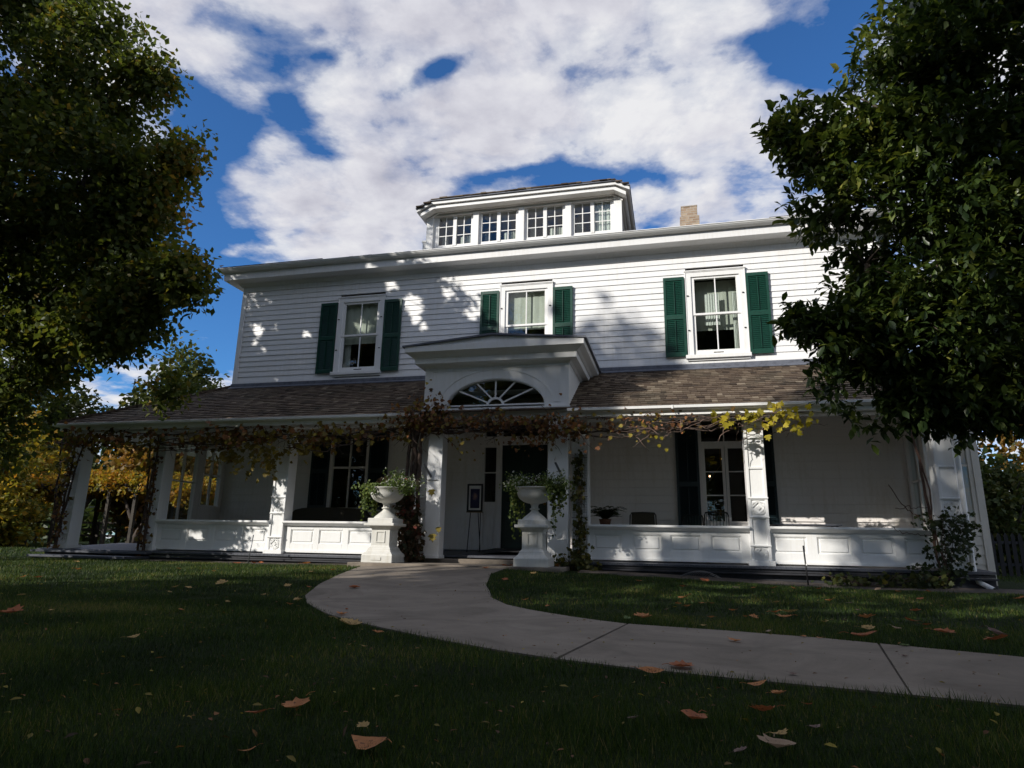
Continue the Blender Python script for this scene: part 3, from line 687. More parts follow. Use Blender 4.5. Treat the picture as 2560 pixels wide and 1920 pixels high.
def post(x0,x1,y=PY,zb=-.26,ztop=2.44,orn=True):
    w=x1-x0; d=.3; mb=MB(); mb.box(x0,x1,y,y+d,zb+.08,ztop)
    st=.05
    mb.box(x0-.001,x0+st,y-.022,y-.001,zb+.09,ztop); mb.box(x1-st,x1+.001,y-.022,y-.001,zb+.09,ztop)
    for za,zb2 in ((.06,.11),(.56,.62),(.90,.95),(1.46,1.50),(ztop-.18,ztop)): mb.box(x0+st,x1-st,y-.021,y-.001,za,zb2)
    mb.box(x0-.01,x1+.01,y-.04,y-.022,.58,.60); mb.box(x0-.01,x1+.01,y-.04,y-.022,.92,.945); mb.box(x0-.01,x1+.01,y-.04,y-.022,.075,.10)
    mb.box(x0-.05,x1+.05,y-.07,y+d+.05,zb,zb+.09)
    p=mb.build('porch_post',TRIM,house,bevel=.004)
    for (dz,dh) in ((.76,.115),(-.05,.10)): m2=MB(); diamond(m2,(x0+x1)/2,dz,dh,y); m2.build('diamond_ornament',TRIM,p)
    return p
for (a,b) in ((-14.12,-13.76),(-11.74,-11.40),(-8.51,-8.17),(-5.2,-4.87),(-1.94,-1.62),(1.29,1.63),(4.40,4.74)): post(a,b)
post(-14.12,-13.8,20.6); 
# portico posts
mb=MB(); mb.box(-4.85,-4.54,FY+.02,FY+.32,-.265,2.48); mb.box(-4.87,-4.52,FY,FY+.34,-.265,-.2); mb.build('portico_post',TRIM,house,bevel=.006)
mb=MB(); mb.box(-2.37,-1.98,FY+.02,FY+.32,-.265,2.48); mb.box(-2.39,-1.96,FY,FY+.34,-.265,-.2); mb.build('portico_post',TRIM,house,bevel=.006)
for (x,z) in ((-4.78,1.32),(-2.12,1.32)):
    mb=MB(); a=Vector((x+.03,FY,z)); b=a+Vector((-.10,-.16,.24)); mb.tube([a,b],.022,10,cap=False); mb.tube([b,a],.018,10,cap=False); mb.box(x-.06,x+.16,FY-.012,FY+.018,z-.06,z-.052,0); mb.build('flagpole_socket',[STEEL],house)
# railings
def railing(x0,x1,panels):
    mb=MB(); y=PY+.06
    mb.box(x0,x1,y+.02,y+.10,-.2,.35)
    xs_=[x0]+[v for p in panels for v in p]+[x1]
    for i in range(0,len(xs_),2): 
        if xs_[i+1]-xs_[i]>.005: mb.box(xs_[i],xs_[i+1],y-.005,y+.019,-.18,.33)
    for (a,b) in panels:
        mb.box(a,b,y-.005,y+.019,-.18,-.035); mb.box(a,b,y-.005,y+.019,.255,.33)
        for (q0,q1,r0,r1) in ((a,a+.015,-.035,.255),(b-.015,b,-.035,.255),(a+.015,b-.015,-.035,-.02),(a+.015,b-.015,.24,.255)): mb.box(q0,q1,y+.006,y+.0195,r0,r1)
        # raised field with sloped border
        a1,b1,c1,d1=a+.04,b-.04,.0,.22; i_=.03
        mb.add([(a1,y+.02,c1),(b1,y+.02,c1),(b1,y+.02,d1),(a1,y+.02,d1),(a1+i_*.3,y+.003,c1+i_*.3),(b1-i_*.3,y+.003,c1+i_*.3),(b1-i_*.3,y+.003,d1-i_*.3),(a1+i_*.3,y+.003,d1-i_*.3)],[(4,5,6,7),(0,1,5,4),(1,2,6,5),(2,3,7,6),(3,0,4,7)])
    mb.box(x0,x1,y-.03,y+.018,-.22,-.181)
    r=mb.build('porch_railing',TRIM,house,bevel=.003)
    m2=MB(); m2.add([(x0,y-.03,.33),(x1,y-.03,.33),(x1,y-.13,.385),(x0,y-.13,.385),(x0,y+.16,.33),(x1,y+.16,.33),(x1,y-.14,.39),(x0,y-.14,.39),(x0,y-.14,.43),(x1,y-.14,.43),(x1,y+.2,.435),(x0,y+.2,.435),(x1,y+.2,.36),(x0,y+.2,.36)],
        [(0,4,5,1),(0,1,2,3),(3,2,6,7),(7,6,9,8),(8,9,10,11),(10,12,13,11),(12,5,4,13),(0,3,7,8,11,13,4),(1,5,12,10,9,6,2)])
    m2.build('rail_cap',TRIM,r,bevel=.004)
railing(-11.40,-8.51,[(-11.31,-10.75),(-10.60,-10.04),(-9.89,-9.33),(-9.19,-8.62)])
railing(-8.17,-5.2,[(-8.01,-7.47),(-7.34,-6.80),(-6.66,-6.12),(-5.97,-5.43)])
railing(-1.62,1.29,[(-1.53,-1.0),(-.81,-.28),(-.11,.43),(.61,1.14)])
railing(1.63,4.40,[(1.69,2.24),(2.41,2.95),(3.10,3.64),(3.80,4.33)])
# deck
def slab(mb,x0,x1,ya,za,yb,zb,t=.04):
    mb.add([(x0,ya,za),(x1,ya,za),(x1,yb,zb),(x0,yb,zb),(x0,ya,za-t),(x1,ya,za-t),(x1,yb,zb-t),(x0,yb,zb-t)],[(0,1,2,3),(7,6,5,4),(0,4,5,1),(1,5,6,2),(2,6,7,3),(3,7,4,0)])
mb=MB(); n=0
for (xa,xb) in ((-14.35,-4.9),(-1.95,5.0)):
    x=xa
    while x<xb-.01:
        w=min(.09,xb-x); slab(mb,x,x+w-.004,12.56,-.262,WY-.02,-.12); x+=w
slab(mb,-4.86,-1.96,12.9,-.2,WY-.02,-.11)
deckm=mb.build('porch_floor',DECK,house)
for (xa,xb) in ((-11.3,-5.92),(-1.9,5.0)):
    mb=MB(); mb.box(xa,xb,12.60,12.64,-.36,-.305); mb.box(xa,xb,12.50,12.66,-.395,-.365); mb.box(xa,xb,12.62,12.66,-.50,-.396); mb.box(xa,xb,12.57,12.61,-.62,-.47); mb.build('porch_skirting',DARKW,house,bevel=.004)
mb=MB(); mb.box(-14.25,-11.4,12.70,12.74,-.6,-.30); mb.build('porch_skirting',DARKW,house,bevel=.004)
mb=MB(); mb.box(-13.75,-11.2,11.82,12.55,-.42,-.375); mb.box(-13.7,-11.25,11.9,12.5,-.62,-.421); mb.box(-14.35,-11.2,12.40,12.56,-.33,-.285); mb.build('porch_step',DECK,house,bevel=.004)
# glazed screens at both porch ends
def screen(x,wy,zt=2.44):
    mb=MB(); t=.05
    ys_=[12.98]+[v for (a,b,c) in wy for v in (a,b)]+[WY-.03]
    for i in range(0,len(ys_),2): mb.box(x-t,x+t,ys_[i],ys_[i+1],-.2,zt+.45)
    for (a,b,c) in wy:
        mb.box(x-t,x+t,a,b,-.2,c); mb.box(x-t,x+t,a,b,2.25,zt+.45); m=(a+b)/2; mb.box(x-.02,x+.02,m-.03,m+.03,c,2.25); mb.box(x-.02,x+.02,a,b,c+(2.25-c)*.52,c+(2.25-c)*.52+.04)
        mb.box(x-t-.012,x+t+.012,a-.05,a-.001,c-.04,2.3); mb.box(x-t-.012,x+t+.012,b+.001,b+.05,c-.04,2.3)
    s=mb.build('porch_screen',PORCHW,house)
    m2=MB()
    for (a,b,c) in wy: m2.face([(x,a,c),(x,b,c),(x,b,2.25),(x,a,2.25)])
    m2.build('pane',GLASS,s)
screen(-11.5,[(13.1,13.95,.35),(14.2,14.85,.85)]); screen(4.68,[(13.05,13.9,.45),(14.1,14.85,.45)])
# lower left window
a,b,z0,z1=LOWWIN; y=WY
mb=MB(); cw=.09
mb.box(a,a+cw,y-.045,y+.04,z0,z1); mb.box(b-cw,b,y-.045,y+.04,z0,z1); mb.box(a+cw,b-cw,y-.045,y+.04,z1-.09,z1); mb.box(a-.03,b+.03,y-.09,y,z0-.06,z0-.001)
mb.box((a+b)/2-.02,(a+b)/2+.02,y-.01,y+.03,z0,z1-.09); mb.box(a+cw,b-cw,y-.012,y+.028,1.80,1.85); mb.box(a+cw,b-cw,y-.012,y+.028,z0,z0+.06)
w=mb.build('window',PORCHW,house); m2=MB(); m2.face([(a+.05,y+.01,z0),(b-.05,y+.01,z0),(b-.05,y+.01,z1-.05),(a+.05,y+.01,z1-.05)]); m2.build('pane',GLASS,w)
m4=MB(); room(m4,a-.5,b+.5,z0-.5,z1,y+.05,2,0); m4.build('room',ROOM,w,recalc=False)
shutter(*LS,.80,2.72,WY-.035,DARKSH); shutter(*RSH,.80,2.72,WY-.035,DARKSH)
# french door
mb=MB(); mb.box(.54,.61,y-.045,y+.05,-.1,2.86); mb.box(1.57,1.64,y-.045,y+.05,-.1,2.86); mb.box(.61,1.57,y-.045,y+.05,2.78,2.86); mb.box(.61,1.57,y-.04,y+.05,2.24,2.32)
for (s,e_) in ((.61,1.085),(1.095,1.57)):
    mb.box(s,s+.06,y-.02,y+.025,-.08,2.24); mb.box(e_-.06,e_,y-.02,y+.025,-.08,2.24); mb.box(s+.06,e_-.06,y-.02,y+.025,-.08,.60); mb.box(s+.06,e_-.06,y-.02,y+.025,2.17,2.24)
    for zz in (1.15,1.66): mb.box(s+.06,e_-.06,y-.012,y+.018,zz-.012,zz+.012)
mb.box(1.08,1.10,y-.012,y+.018,2.32,2.78)
w=mb.build('french_door',PORCHW,house); m2=MB(); m2.face([(.62,y+.003,.6),(1.56,y+.003,.6),(1.56,y+.003,2.78),(.62,y+.003,2.78)]); m2.build('pane',GLASS,w)
m4=MB(); room(m4,-.6,2.6,-.1,3.0,y+.06,3,0); m4.build('room',ROOM,w,recalc=False)
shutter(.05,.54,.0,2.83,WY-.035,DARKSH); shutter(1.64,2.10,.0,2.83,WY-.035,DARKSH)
# entrance door with sidelights and transom
mb=MB()
for (a,b) in ((-4.42,-4.36),(-4.07,-3.93),(-2.84,-2.70),(-2.44,-2.38)): mb.box(a,b,y-.05,y+.06,-.1,3.02)
for (a,b) in ((-4.36,-4.07),(-2.70,-2.44)):
    mb.box(a,b,y-.02,y+.05,-.1,.80); mb.box(a+.04,b-.04,y-.035,y-.021,.0,.70); mb.box(a,b,y-.06,y+.05,.93,.99); mb.box(a,b,y-.045,y+.05,.80,.93); mb.box(a,b,y-.03,y+.04,1.66,1.685); mb.box(a,b,y-.04,y+.05,2.27,2.53)
    mb.box(a-.06,b+.06,y-.1,y-.052,-.1,-.02)
mb.box(-3.93,-2.84,y-.04,y+.05,2.32,2.53); mb.box(-4.36,-2.44,y-.04,y+.05,2.97,3.02)
w=mb.build('door_surround',PORCHW,house); m2=MB()
for (a,b) in ((-4.36,-4.07),(-2.70,-2.44)): m2.face([(a,y+.01,.99),(b,y+.01,.99),(b,y+.01,2.27),(a,y+.01,2.27)])
m2.face([(-4.36,y+.012,2.53),(-2.44,y+.012,2.53),(-2.44,y+.012,2.97),(-4.36,y+.012,2.97)]); m2.build('pane',GLASS,w)
m4=MB(); room(m4,-4.42,-2.38,-.1,3.05,y+.07,2,0); m4.build('room',ROOM,w,recalc=False)
mb=MB(); mb.box(-3.93,-2.84,y+.0,y+.045,-.1,2.32)
for (a,b,c_,d) in ((-3.83,-3.43,.1,.85),(-3.34,-2.94,.1,.85),(-3.83,-3.43,1.0,2.2),(-3.34,-2.94,1.0,2.2)): mb.box(a,b,y-.012,y-.001,c_,d)
dr=mb.build('front_door',DGREEN,house,bevel=.005); m2=MB(); m2.lathe([(0,0),(.03,.01),(.035,.03),(.02,.045),(.01,.05)],(0,0,0),12); k=m2.build('door_knob',GOLD,dr,smooth=True); k.rotation_euler=(math.pi/2,0,0); k.location=(-2.90,y-.005,.95)
# portico body with fanlight
cx,cz,aw,ah=-3.465,2.745,1.02,.545; PX0,PX1=-4.99,-1.955
mb=MB(); N=40
tx=[cx+aw*math.cos(math.pi*(1-i/N)) for i in range(N+1)]; tz=[cz+ah*math.sin(math.pi*i/N) for i in range(N+1)]
ztop=3.64; zbot=2.70
for i in range(N):
    mb.face([(tx[i],FY,tz[i]),(tx[i+1],FY,tz[i+1]),(tx[i+1],FY,ztop),(tx[i],FY,ztop)])
    mb.face([(tx[i],FY,tz[i]),(tx[i+1],FY,tz[i+1]),(tx[i+1],FY+.14,tz[i+1]),(tx[i],FY+.14,tz[i])])
mb.face([(PX0,FY,zbot),(tx[0],FY,zbot),(tx[0],FY,ztop),(PX0,FY,ztop)]); mb.face([(tx[N],FY,zbot),(PX1,FY,zbot),(PX1,FY,ztop),(tx[N],FY,ztop)])
mb.face([(tx[0],FY,zbot),(tx[N],FY,zbot),(tx[N],FY,cz),(tx[0],FY,cz)])
mb.box(PX0,PX0+.1,FY+.001,WY,2.44,ztop); mb.box(PX1-.1,PX1,FY+.001,WY,2.44,ztop)
mb.face([(PX0,FY,ztop),(PX1,FY,ztop),(PX1,WY,ztop),(PX0,WY,ztop)]); mb.face([(PX0,FY+.15,3.1),(PX1,FY+.15,3.1),(PX1,WY,3.1),(PX0,WY,3.1)])
# strips and lintel
mb.box(PX0-.03,PX1+.03,FY-.06,FY-.001,2.665,2.70); mb.box(PX0-.02,PX1+.02,FY-.035,FY-.001,2.63,2.664); mb.box(PX0,PX1,FY+.002,FY+.25,2.48,2.699)
# panel moulding
def mold(pts,w=.018):
    for p,q in zip(pts[:-1],pts[1:]): mb.bar((p[0],FY-.004,p[1]),(q[0],FY-.004,q[1]),w,w*.8)
arc=[(cx+1.19*math.cos(math.pi*(1-i/30)),cz+.02+.74*math.sin(math.pi*i/30)) for i in range(2,29)]; mold(arc)
mold([(-4.80,2.80),(-4.80,3.51)]); mold([(-4.80,3.51),(-3.75,3.51)]); mold([(-2.12,2.80),(-2.12,3.53)]); mold([(-2.12,3.53),(-3.2,3.53)]); mold([(-2.12,2.80),(-2.26,2.80)])
arc=[(cx+(aw+.03)*math.cos(math.pi*(1-i/30)),cz+(ah+.03)*math.sin(math.pi*i/30)) for i in range(31)]; mold(arc,.024)
port=mb.build('portico',TRIM,house)
mb=MB(); y=FY+.05
mb.box(cx-aw,cx+aw,y-.05,y+.03,cz-.03,cz+.03)
hub=[(cx+.17*math.cos(math.pi*(1-i/16)),cz+.165*math.sin(math.pi*i/16)) for i in range(17)]
for p,q in zip(hub[:-1],hub[1:]): mb.bar((p[0],y,p[1]),(q[0],y,q[1]),.045,.03)
for deg in (22,45,66,90,114,135,158):
    if deg in (22,158): continue
    t=math.radians(deg); 
    mb.bar((cx+.16*math.cos(t),y,cz+.16*math.sin(t)),(cx+aw*.99*math.cos(t),y,cz+ah*.99*math.sin(t)),.03,.025) if deg in (66,90,114) else None
for (ex,ez) in ((-.78,.34),(.78,.34)):
    mb.bar((cx+.16*(ex/.85),y,cz+.07),(cx+ex,y,cz+ez),.03,.025)
mb.build('fanlight_muntins',TRIM,port)
mb=MB(); y=FY+.08; mb.face([(tx[i],y,tz[i]) for i in range(N+1)]); mb.build('pane',GLASS,port)
mb=MB(); mb.face([(cx-aw-.1,FY+.6,2.7),(cx+aw+.1,FY+.6,2.7),(cx+aw+.1,FY+.6,3.6),(cx-aw-.1,FY+.6,3.6)]); mb.build('fanlight_room',ROOM,port)  # dark sheet behind the fanlight, stands in for the shade under the portico
# portico cornice and roof
mb=MB(); mb.sweep(upath(PX0,PX1,FY,WY),[(0,3.58),(.02,3.58),(.05,3.62),(.17,3.64),(.175,3.645),(.18,3.76),(.20,3.765),(.24,3.80),(.31,3.84),(.345,3.86),(.35,3.975),(.35,3.98),(0,3.98)]); mb.build('portico_cornice',TRIM,house)
mb=MB(); xa,xb=PX0-.35,PX1+.35; y0=FY-.345
mb.add([(xa+.03,y0+.03,3.981),(xb-.03,y0+.03,3.981),(cx,y0+.03,4.13),(xa+.03,WY,3.981),(xb-.03,WY,3.981),(cx,WY,4.13)],[(0,1,2),(3,5,4),(0,3,4,1)])
mb.build('pediment',TRIM,house)
mb=MB(); y0-=.03
for (p,q) in (((xa-.05,3.965),(cx,4.135)),((cx,4.135),(xb+.05,3.965))):
    mb.add([(p[0],y0,p[1]),(q[0],y0,q[1]),(q[0],WY-.05,q[1]),(p[0],WY-.05,p[1]),(p[0],y0,p[1]+.035),(q[0],y0,q[1]+.035),(q[0],WY-.05,q[1]+.035),(p[0],WY-.05,p[1]+.035)],[(0,3,2,1),(4,5,6,7),(0,1,5,4),(1,2,6,5),(2,3,7,6),(3,0,4,7)])
mb.build('portico_roof',LEAD,house)
# downspout
mb=MB(); mb.tube([(4.78,12.5,2.5),(4.76,12.6,2.35),(4.72,12.68,2.2),(4.72,12.68,-.3),(4.74,12.6,-.42),(4.86,12.38,-.53)],.042,10,cap=False); mb.build('downspout',TRIM,house,smooth=True)
# right sunroom wing
mb=MB(); clap(mb,4.75,5.43,-.5,.52,.16,[],14.0); mb.box(5.43,5.55,13.96,14.1,-.55,2.9); mb.box(4.72,5.43,13.95,14.03,.53,.60); mb.box(4.75,4.83,13.98,14.05,.6,2.9); mb.box(4.83,5.36,13.98,14.05,2.25,2.9); mb.box(5.36,5.43,13.98,14.05,.6,2.9)
mb.box(4.83,5.36,14.0,14.03,.60,.68); mb.box(4.83,5.36,14.0,14.03,1.62,1.66); mb.box(5.50,5.55,14.1,20,-.5,2.9); mb.box(4.7,5.62,13.85,20,2.9,2.98)
w=mb.build('sunroom_wall',CREAM,house); m2=MB(); m2.face([(4.83,14.02,.68),(5.36,14.02,.68),(5.36,14.02,2.25),(4.83,14.02,2.25)]); m2.build('pane',GLASS,w)

# ------------------------------------------------------------------ trees
def limb(mb,a,b,r0,r1,bend=.15,n=6):
    a=Vector(a); b=Vector(b); L=(b-a).length; o=Vector((random.uniform(-1,1),random.uniform(-1,1),random.uniform(-.3,1)))*bend*L
    pts=[];rs=[]
    for i in range(n+1):
        t=i/n; p=a.lerp(b,t)+o*math.sin(math.pi*t)*.5+Vector((random.uniform(-1,1),random.uniform(-1,1),0))*.02*L*(0<i<n); pts.append(p); rs.append(r0+(r1-r0)*t)
    mb.tube(pts,rs,7); return pts
SUN_SHAFTS=[(-10.93, 15.0, 5.59, 0.16), (-10.42, 15.0, 5.69, 0.1), (-9.4, 15.0, 5.39, 0.13), (-8.0, 15.0, 5.64, 0.16), (-6.4, 15.0, 6.04, 0.26), (-6.31, 15.0, 5.62, 0.16), (-7.08, 15.0, 6.62, 0.16), (-4.85, 15.0, 6.61, 0.22), (-6.1, 15.0, 5.45, 0.13), (-4.79, 15.0, 5.65, 0.15), (-10.98, 15.0, 5.23, 0.1), (-10.7, 15.0, 4.99, 0.07), (-5.48, 15.0, 6.22, 0.12), (-7.46, 15.0, 5.81, 0.1), (-9.58, 15.0, 4.71, 0.06), (-10.24, 15.0, 4.19, 0.07), (-10.35, 12.8, 0.13, 0.12), (-8.91, 12.8, 0.13, 0.13), (-6.95, 12.8, 0.04, 0.14), (-8.39, 12.8, 1.2, 0.12), (-4.47, 12.5, 3.22, 0.14), (-3.55, 12.2, 3.79, 0.1), (-3.09, 12.5, 3.43, 0.09), (-7.6, 14.6, 7.12, 0.12), (-6.7, 14.6, 7.16, 0.08), (-5.6, 14.6, 7.17, 0.14), (-9.6, 12.3, 2.66, 0.1), (-4.46, 12.5, -0.06, 0.08)]   # shafts cut sunward through the crowns to land light patches: target point, radius
def crown(name,ells,n_spray,per,size,material,parent,template=T_SIMPLE,shell=.55,spray_r=.35,seedo=0,gap=.12,tintb=.4,tintf=None,droop=.25,nscale=.8,cluster=False,zs=1.6,mult=2.4):
    """ells: list of (cx,cy,cz,rx,ry,rz). leaves grow in sprays spread through the ellipsoids' volume, denser to the outside"""
    vols=np.array([e[3]*e[4]*e[5] for e in ells])**.72; vols/=vols.sum()
    pos=[];out=[]
    cnt=(vols*n_spray*mult).astype(int)+1
    for e,c in zip(ells,cnt):
        d=rdir(c); r=(shell+(1-shell)*rng.random(c))*(rng.random(c)**.12)
        inner=rng.random(c)<.3; r=np.where(inner,rng.random(c)**.5*shell,r)
        p=np.array(e[:3])+d*r[:,None]*np.array(e[3:6]); pos.append(p); out.append(d)
    pos=np.concatenate(pos); out=np.concatenate(out)
    nz=np.array([noise.noise(Vector((p[0],p[1],p[2]*zs))*nscale+Vector((seedo,0,0)))+.5*noise.noise(Vector((p[0],p[1],p[2]*zs))*nscale*2.7) for p in pos])
    keep=nz>-gap; pos,out,nz=pos[keep],out[keep],nz[keep]
    if len(pos)>n_spray: pos,out,nz=pos[:],out[:],nz[:]; idx=rng.permutation(len(pos))[:n_spray]; pos,out,nz=pos[idx],out[idx],nz[idx]
    k=len(pos)
    sp=np.repeat(pos,per,axis=0); so_=np.repeat(out,per,axis=0); sn=np.repeat(nz,per)
    if cluster:
        # whorls of leaves at twig tips
        tip=out*.6+rdir(k)*.5+np.array([0,0,.35]); tip/=np.linalg.norm(tip,axis=1,keepdims=True); tp=np.repeat(tip,per,axis=0)
        t=rng.random((len(sp),1)); lp=sp+tp*(t-.5)*spray_r*1.6+rdir(len(sp))*.02
        ax=tp*.45+rdir(len(sp))*.9; ax[:,2]+=.05-droop*rng.random(len(sp))
        nm=rdir(len(sp))*.5+np.array([0,0,1.0])
    else:
        lp=sp+rdir(len(sp))*(rng.random((len(sp),1))**.6)*spray_r
        ax=so_*.5+rdir(len(sp))*.9; ax[:,2]-=droop
        nm=rdir(len(sp))*.9+np.array([0,0,.8])
    tint=np.clip(tintb+.25*sn+rng.normal(size=len(sp))*.16+np.repeat(rng.normal(size=k)*.12,per),0,1)
    if tintf is not None: tint=np.clip(tint+tintf(lp),0,1)
    s=size*(.6+.7*rng.random(len(sp)))
    sv=np.array(SUNV); keepl=np.ones(len(lp),bool)
    for (hx,hy,hz,hr) in SUN_SHAFTS:
        d=lp-np.array([hx,hy,hz]); t=d@sv; q=np.linalg.norm(d-t[:,None]*sv,axis=1); keepl&=~((q<hr*(.75+.5*rng.random(len(lp)))+.03)&(t>0))
    o=scatter(name,template[0],template[1],lp[keepl],ax[keepl],nm[keepl],s[keepl],tint[keepl],material,parent)
    return o,pos
def tree(name,label,group,base,htr,r0,ells,n_spray,per,size,material,template=T_SIMPLE,nl=40,lean=(0,0),**kw):
    root=empty(name,base); tag(root,label,'tree',group)
    bx,by,bz=base
    mb=MB(); top=Vector((bx+lean[0],by+lean[1],bz+htr)); limb(mb,(bx,by,bz-.3),top,r0,r0*.6,.04,8)
    es=sorted(ells,key=lambda e:-(e[3]*e[4]*e[5]))
    done=[]
    for e in es[:nl]:
        c=Vector(e[:3]); st=Vector((bx,by,bz)).lerp(top,random.uniform(.6,1)); rr0=r0*.36
        near=[q for q in done if (q-c).length<(st-c).length*.8]
        if near: st=min(near,key=lambda q:(q-c).length); rr0=.045
        pts=limb(mb,st,c,rr0,.022,.08,7); done.append(c)
        for _ in range(6):
            d=Vector((random.gauss(0,1),random.gauss(0,1),random.gauss(0,1))).normalized()*random.uniform(.4,.85)
            q=c+Vector((d.x*e[3],d.y*e[4],d.z*e[5])); pp=limb(mb,c.lerp(pts[5],random.random()*.5),q,.010+.012*min(1,e[3]),.004,.15,4)
    t=mb.build('trunk',BARK,smooth=True); parent_keep(t,root)
    cr,p=crown('crown',ells,n_spray,per,size,material,None,template,**kw); parent_keep(cr,root)
    return root
def px(u,v,Y,r,ry=None,rz=None):  # convenience: direction ratios at depth Y -> ellipsoid
    return (u*Y,Y,v*Y,r,ry or r,rz or r)

# left maple, close to the porch's left end
R0=[(-1.52,1.32,9.0,1.8),(-1.25,1.10,9.0,1.1),(-1.42,.95,9.5,2.3),(-1.20,.93,9.5,1.4),(-1.20,.74,9.3,2.0),(-1.04,.71,9.3,1.0),(-1.42,.62,9.8,2.4),(-1.14,.52,9.6,1.3),
    (-.97,.50,9.4,.8),(-.91,.51,9.3,.5),(-1.02,.45,9.5,.7),(-.90,.47,9.3,.42),(-1.27,.38,10.0,1.5),(-1.08,.40,9.8,.95),(-1.50,.32,10.0,1.4),(-.90,.27,10.6,.38),(-1.32,.21,9.6,.95),(-1.50,.16,9.5,.9),(-1.06,.60,9.4,.8),(-.97,.78,9.3,.55),(-1.08,.98,9.2,.7),(-1.0,.42,9.6,.6)]
EL=[px(u,v,Y,r,None,r*.85) for (u,v,Y,r) in R0]
EL+=[(-16.5,8,13.5,3,3,2.5),(-15.5,7.0,12.4,1.8,1.8,1.5),(-14.5,5.5,9.5,2.4,2.2,2.4),(-11.2,5.0,8.7,1.5,1.5,1.5),(-13.0,5,6.7,1.5,1.3,.9),(-17,8,8.5,3,3,3),(-17,8,5,2.5,2.5,2),(-15.6,9,4.3,1.6,1.5,1.5),(-17.5,9,3.2,1.6,1.5,1.3)]  # boughs out of view, added to shade the portico and left facade
def lit_rim(p): return .35*np.clip((p[:,0]/p[:,1]+1.08)*6,0,1)*np.clip((p[:,2]/p[:,1]-.45)*5,0,1)*np.clip((.95-p[:,2]/p[:,1])*5,0,1)  # paints the crown's sunlit yellow rim into the leaf tint
tree('maple_tree','large maple turning yellow at the left edge, its crown hanging over the porch corner',None,(-14.8,8.6,-.5),7,.38,EL,15500,13,.135,MAPLE,nl=26,spray_r=.40,gap=.12,tintb=.27,seedo=3,nscale=.75,tintf=lit_rim)
# right magnolia
R1=[(.62,.95,7.0,1.6),(.46,.88,7.2,.85),(.42,.74,7.0,.9),(.33,.66,7.0,.75),(.25,.62,6.9,.5),(.205,.61,6.9,.28),(.26,.52,6.9,.55),(.40,.52,7.1,1.1),(.29,.42,7.0,.45),(.60,.62,7.4,1.5),(.27,.345,6.9,.45),(.215,.335,6.9,.3),(.185,.332,6.9,.13),
    (.36,.34,7.0,.9),(.55,.38,7.4,1.4),(.29,.27,6.9,.5),(.26,.225,6.9,.28),(.245,.20,6.8,.17),(.40,.24,7.0,.65),(.52,.235,7.2,.6),(.33,.215,6.9,.32),(.75,.5,8,1.8),(.75,.9,8,1.8),(.62,.26,7.6,.55),(.34,.185,6.9,.16),(.42,.175,7,.15),(.46,.22,7,.4),(.19,.655,6.9,.2),(.17,.64,6.9,.1),(.22,.70,6.9,.13),(.30,.33,7,.5),(.36,.235,7,.4),(.24,.24,6.9,.25),(.30,.20,6.9,.2),(.42,.21,7,.35),(.25,.215,6.9,.35),(.29,.20,6.9,.35),(.34,.20,7,.42),(.39,.19,7,.38),(.45,.205,7.1,.42),(.23,.30,6.9,.42),(.22,.35,6.9,.36),(.185,.335,6.9,.2)]
EL=[px(u,v,Y,r,r*1.1,r) for (u,v,Y,r) in R1]
tree('magnolia_tree','big-leaved dark green magnolia filling the right edge in front of the house',None,(5.3,7.4,-.6),4.2,.13,EL,15500,9,.105,MAGN,T_OVAL,nl=24,spray_r=.15,gap=.26,tintf=lambda p:.22*np.clip((p[:,2]/p[:,1]-.3)*3,0,1)*np.clip((.42-p[:,0]/p[:,1])*5,0,1),tintb=.36,seedo=9,nscale=1.1,cluster=True,shell=.45,droop=.5)  # tintf paints the sunlit upper-left side into the leaf colour
# pale tree top behind the magnolia
tree('ash_tree','pale yellow-green treetop showing above the magnolia at the top right',None,(10.2,15,-.5),9,.25,[px(.385,.99,15,1.0,1.4,1.2),px(.46,1.12,15,1.6,1.6,1.8),px(.60,1.0,15.5,2.2),px(.7,.7,16,2.6)],1400,9,.16,GRNT,nl=3,spray_r=.4,gap=.1,tintb=.85)

# trees and hedges behind the house
def bgt(name,label,base,ht,rad,m,n,size=.3,zc=.6,group=None,tintb=.5,per=8):
    x,y=base; z=float(gz(x,y)); es=[(x,y,z+ht*zc,rad,rad,ht*(1-zc))]
    for _ in range(6): a=random.uniform(0,6.28); es.append((x+math.cos(a)*rad*.6,y+math.sin(a)*rad*.6,z+ht*random.uniform(.3,.85),rad*.5,rad*.5,ht*.2))
    return tree(name,label,group,(x,y,z),ht*.5,ht*.022,es,n,per,size,m,nl=5,spray_r=rad*.16,gap=.12,tintb=tintb,seedo=x)
bgt('yellow_tree','golden tree left of the pergola beyond the porch end',(-33,26),7,3.4,YELT,1500,.28,.5)
bgt('yellow_tree','golden tree with dark gaps at the far left edge of the lawn',(-38,27),8,3.6,YELT,1300,.3,.5,tintb=.4)
bgt('yellow_tree','olive and gold tree at the left edge behind the maple crown',(-29,21.5),5,2.3,YELT,1300,.22,.5,tintb=.35)
bgt('green_tree','tall green tree far beyond the pergola, seen between the left porch posts',(-38,44),15,5,GRNT,1500,.42,.55)
bgt('green_tree','dark green tree behind the porch windscreen',(-27.5,34),7.5,3.4,GRNT,1400,.36,.5,tintb=.4)
bgt('orange_tree','orange-brown tree seen through the glazed left porch screen',(-24,27),7,2.8,ORNT,1300,.3,.5)
bgt('green_tree','green tree whose top shows just left of the house above the porch roof',(-23.2,30),7.4,1.1,GRNT,450,.3,.75,tintb=.55)
bgt('green_tree','green tree at the far left behind the yellow trees',(-46,37),14,5,GRNT,1200,.45,.5)
bgt('orange_tree','orange autumn tree at the right edge below the magnolia',(16,32),10,3.6,ORNT,1700,.3,.6)
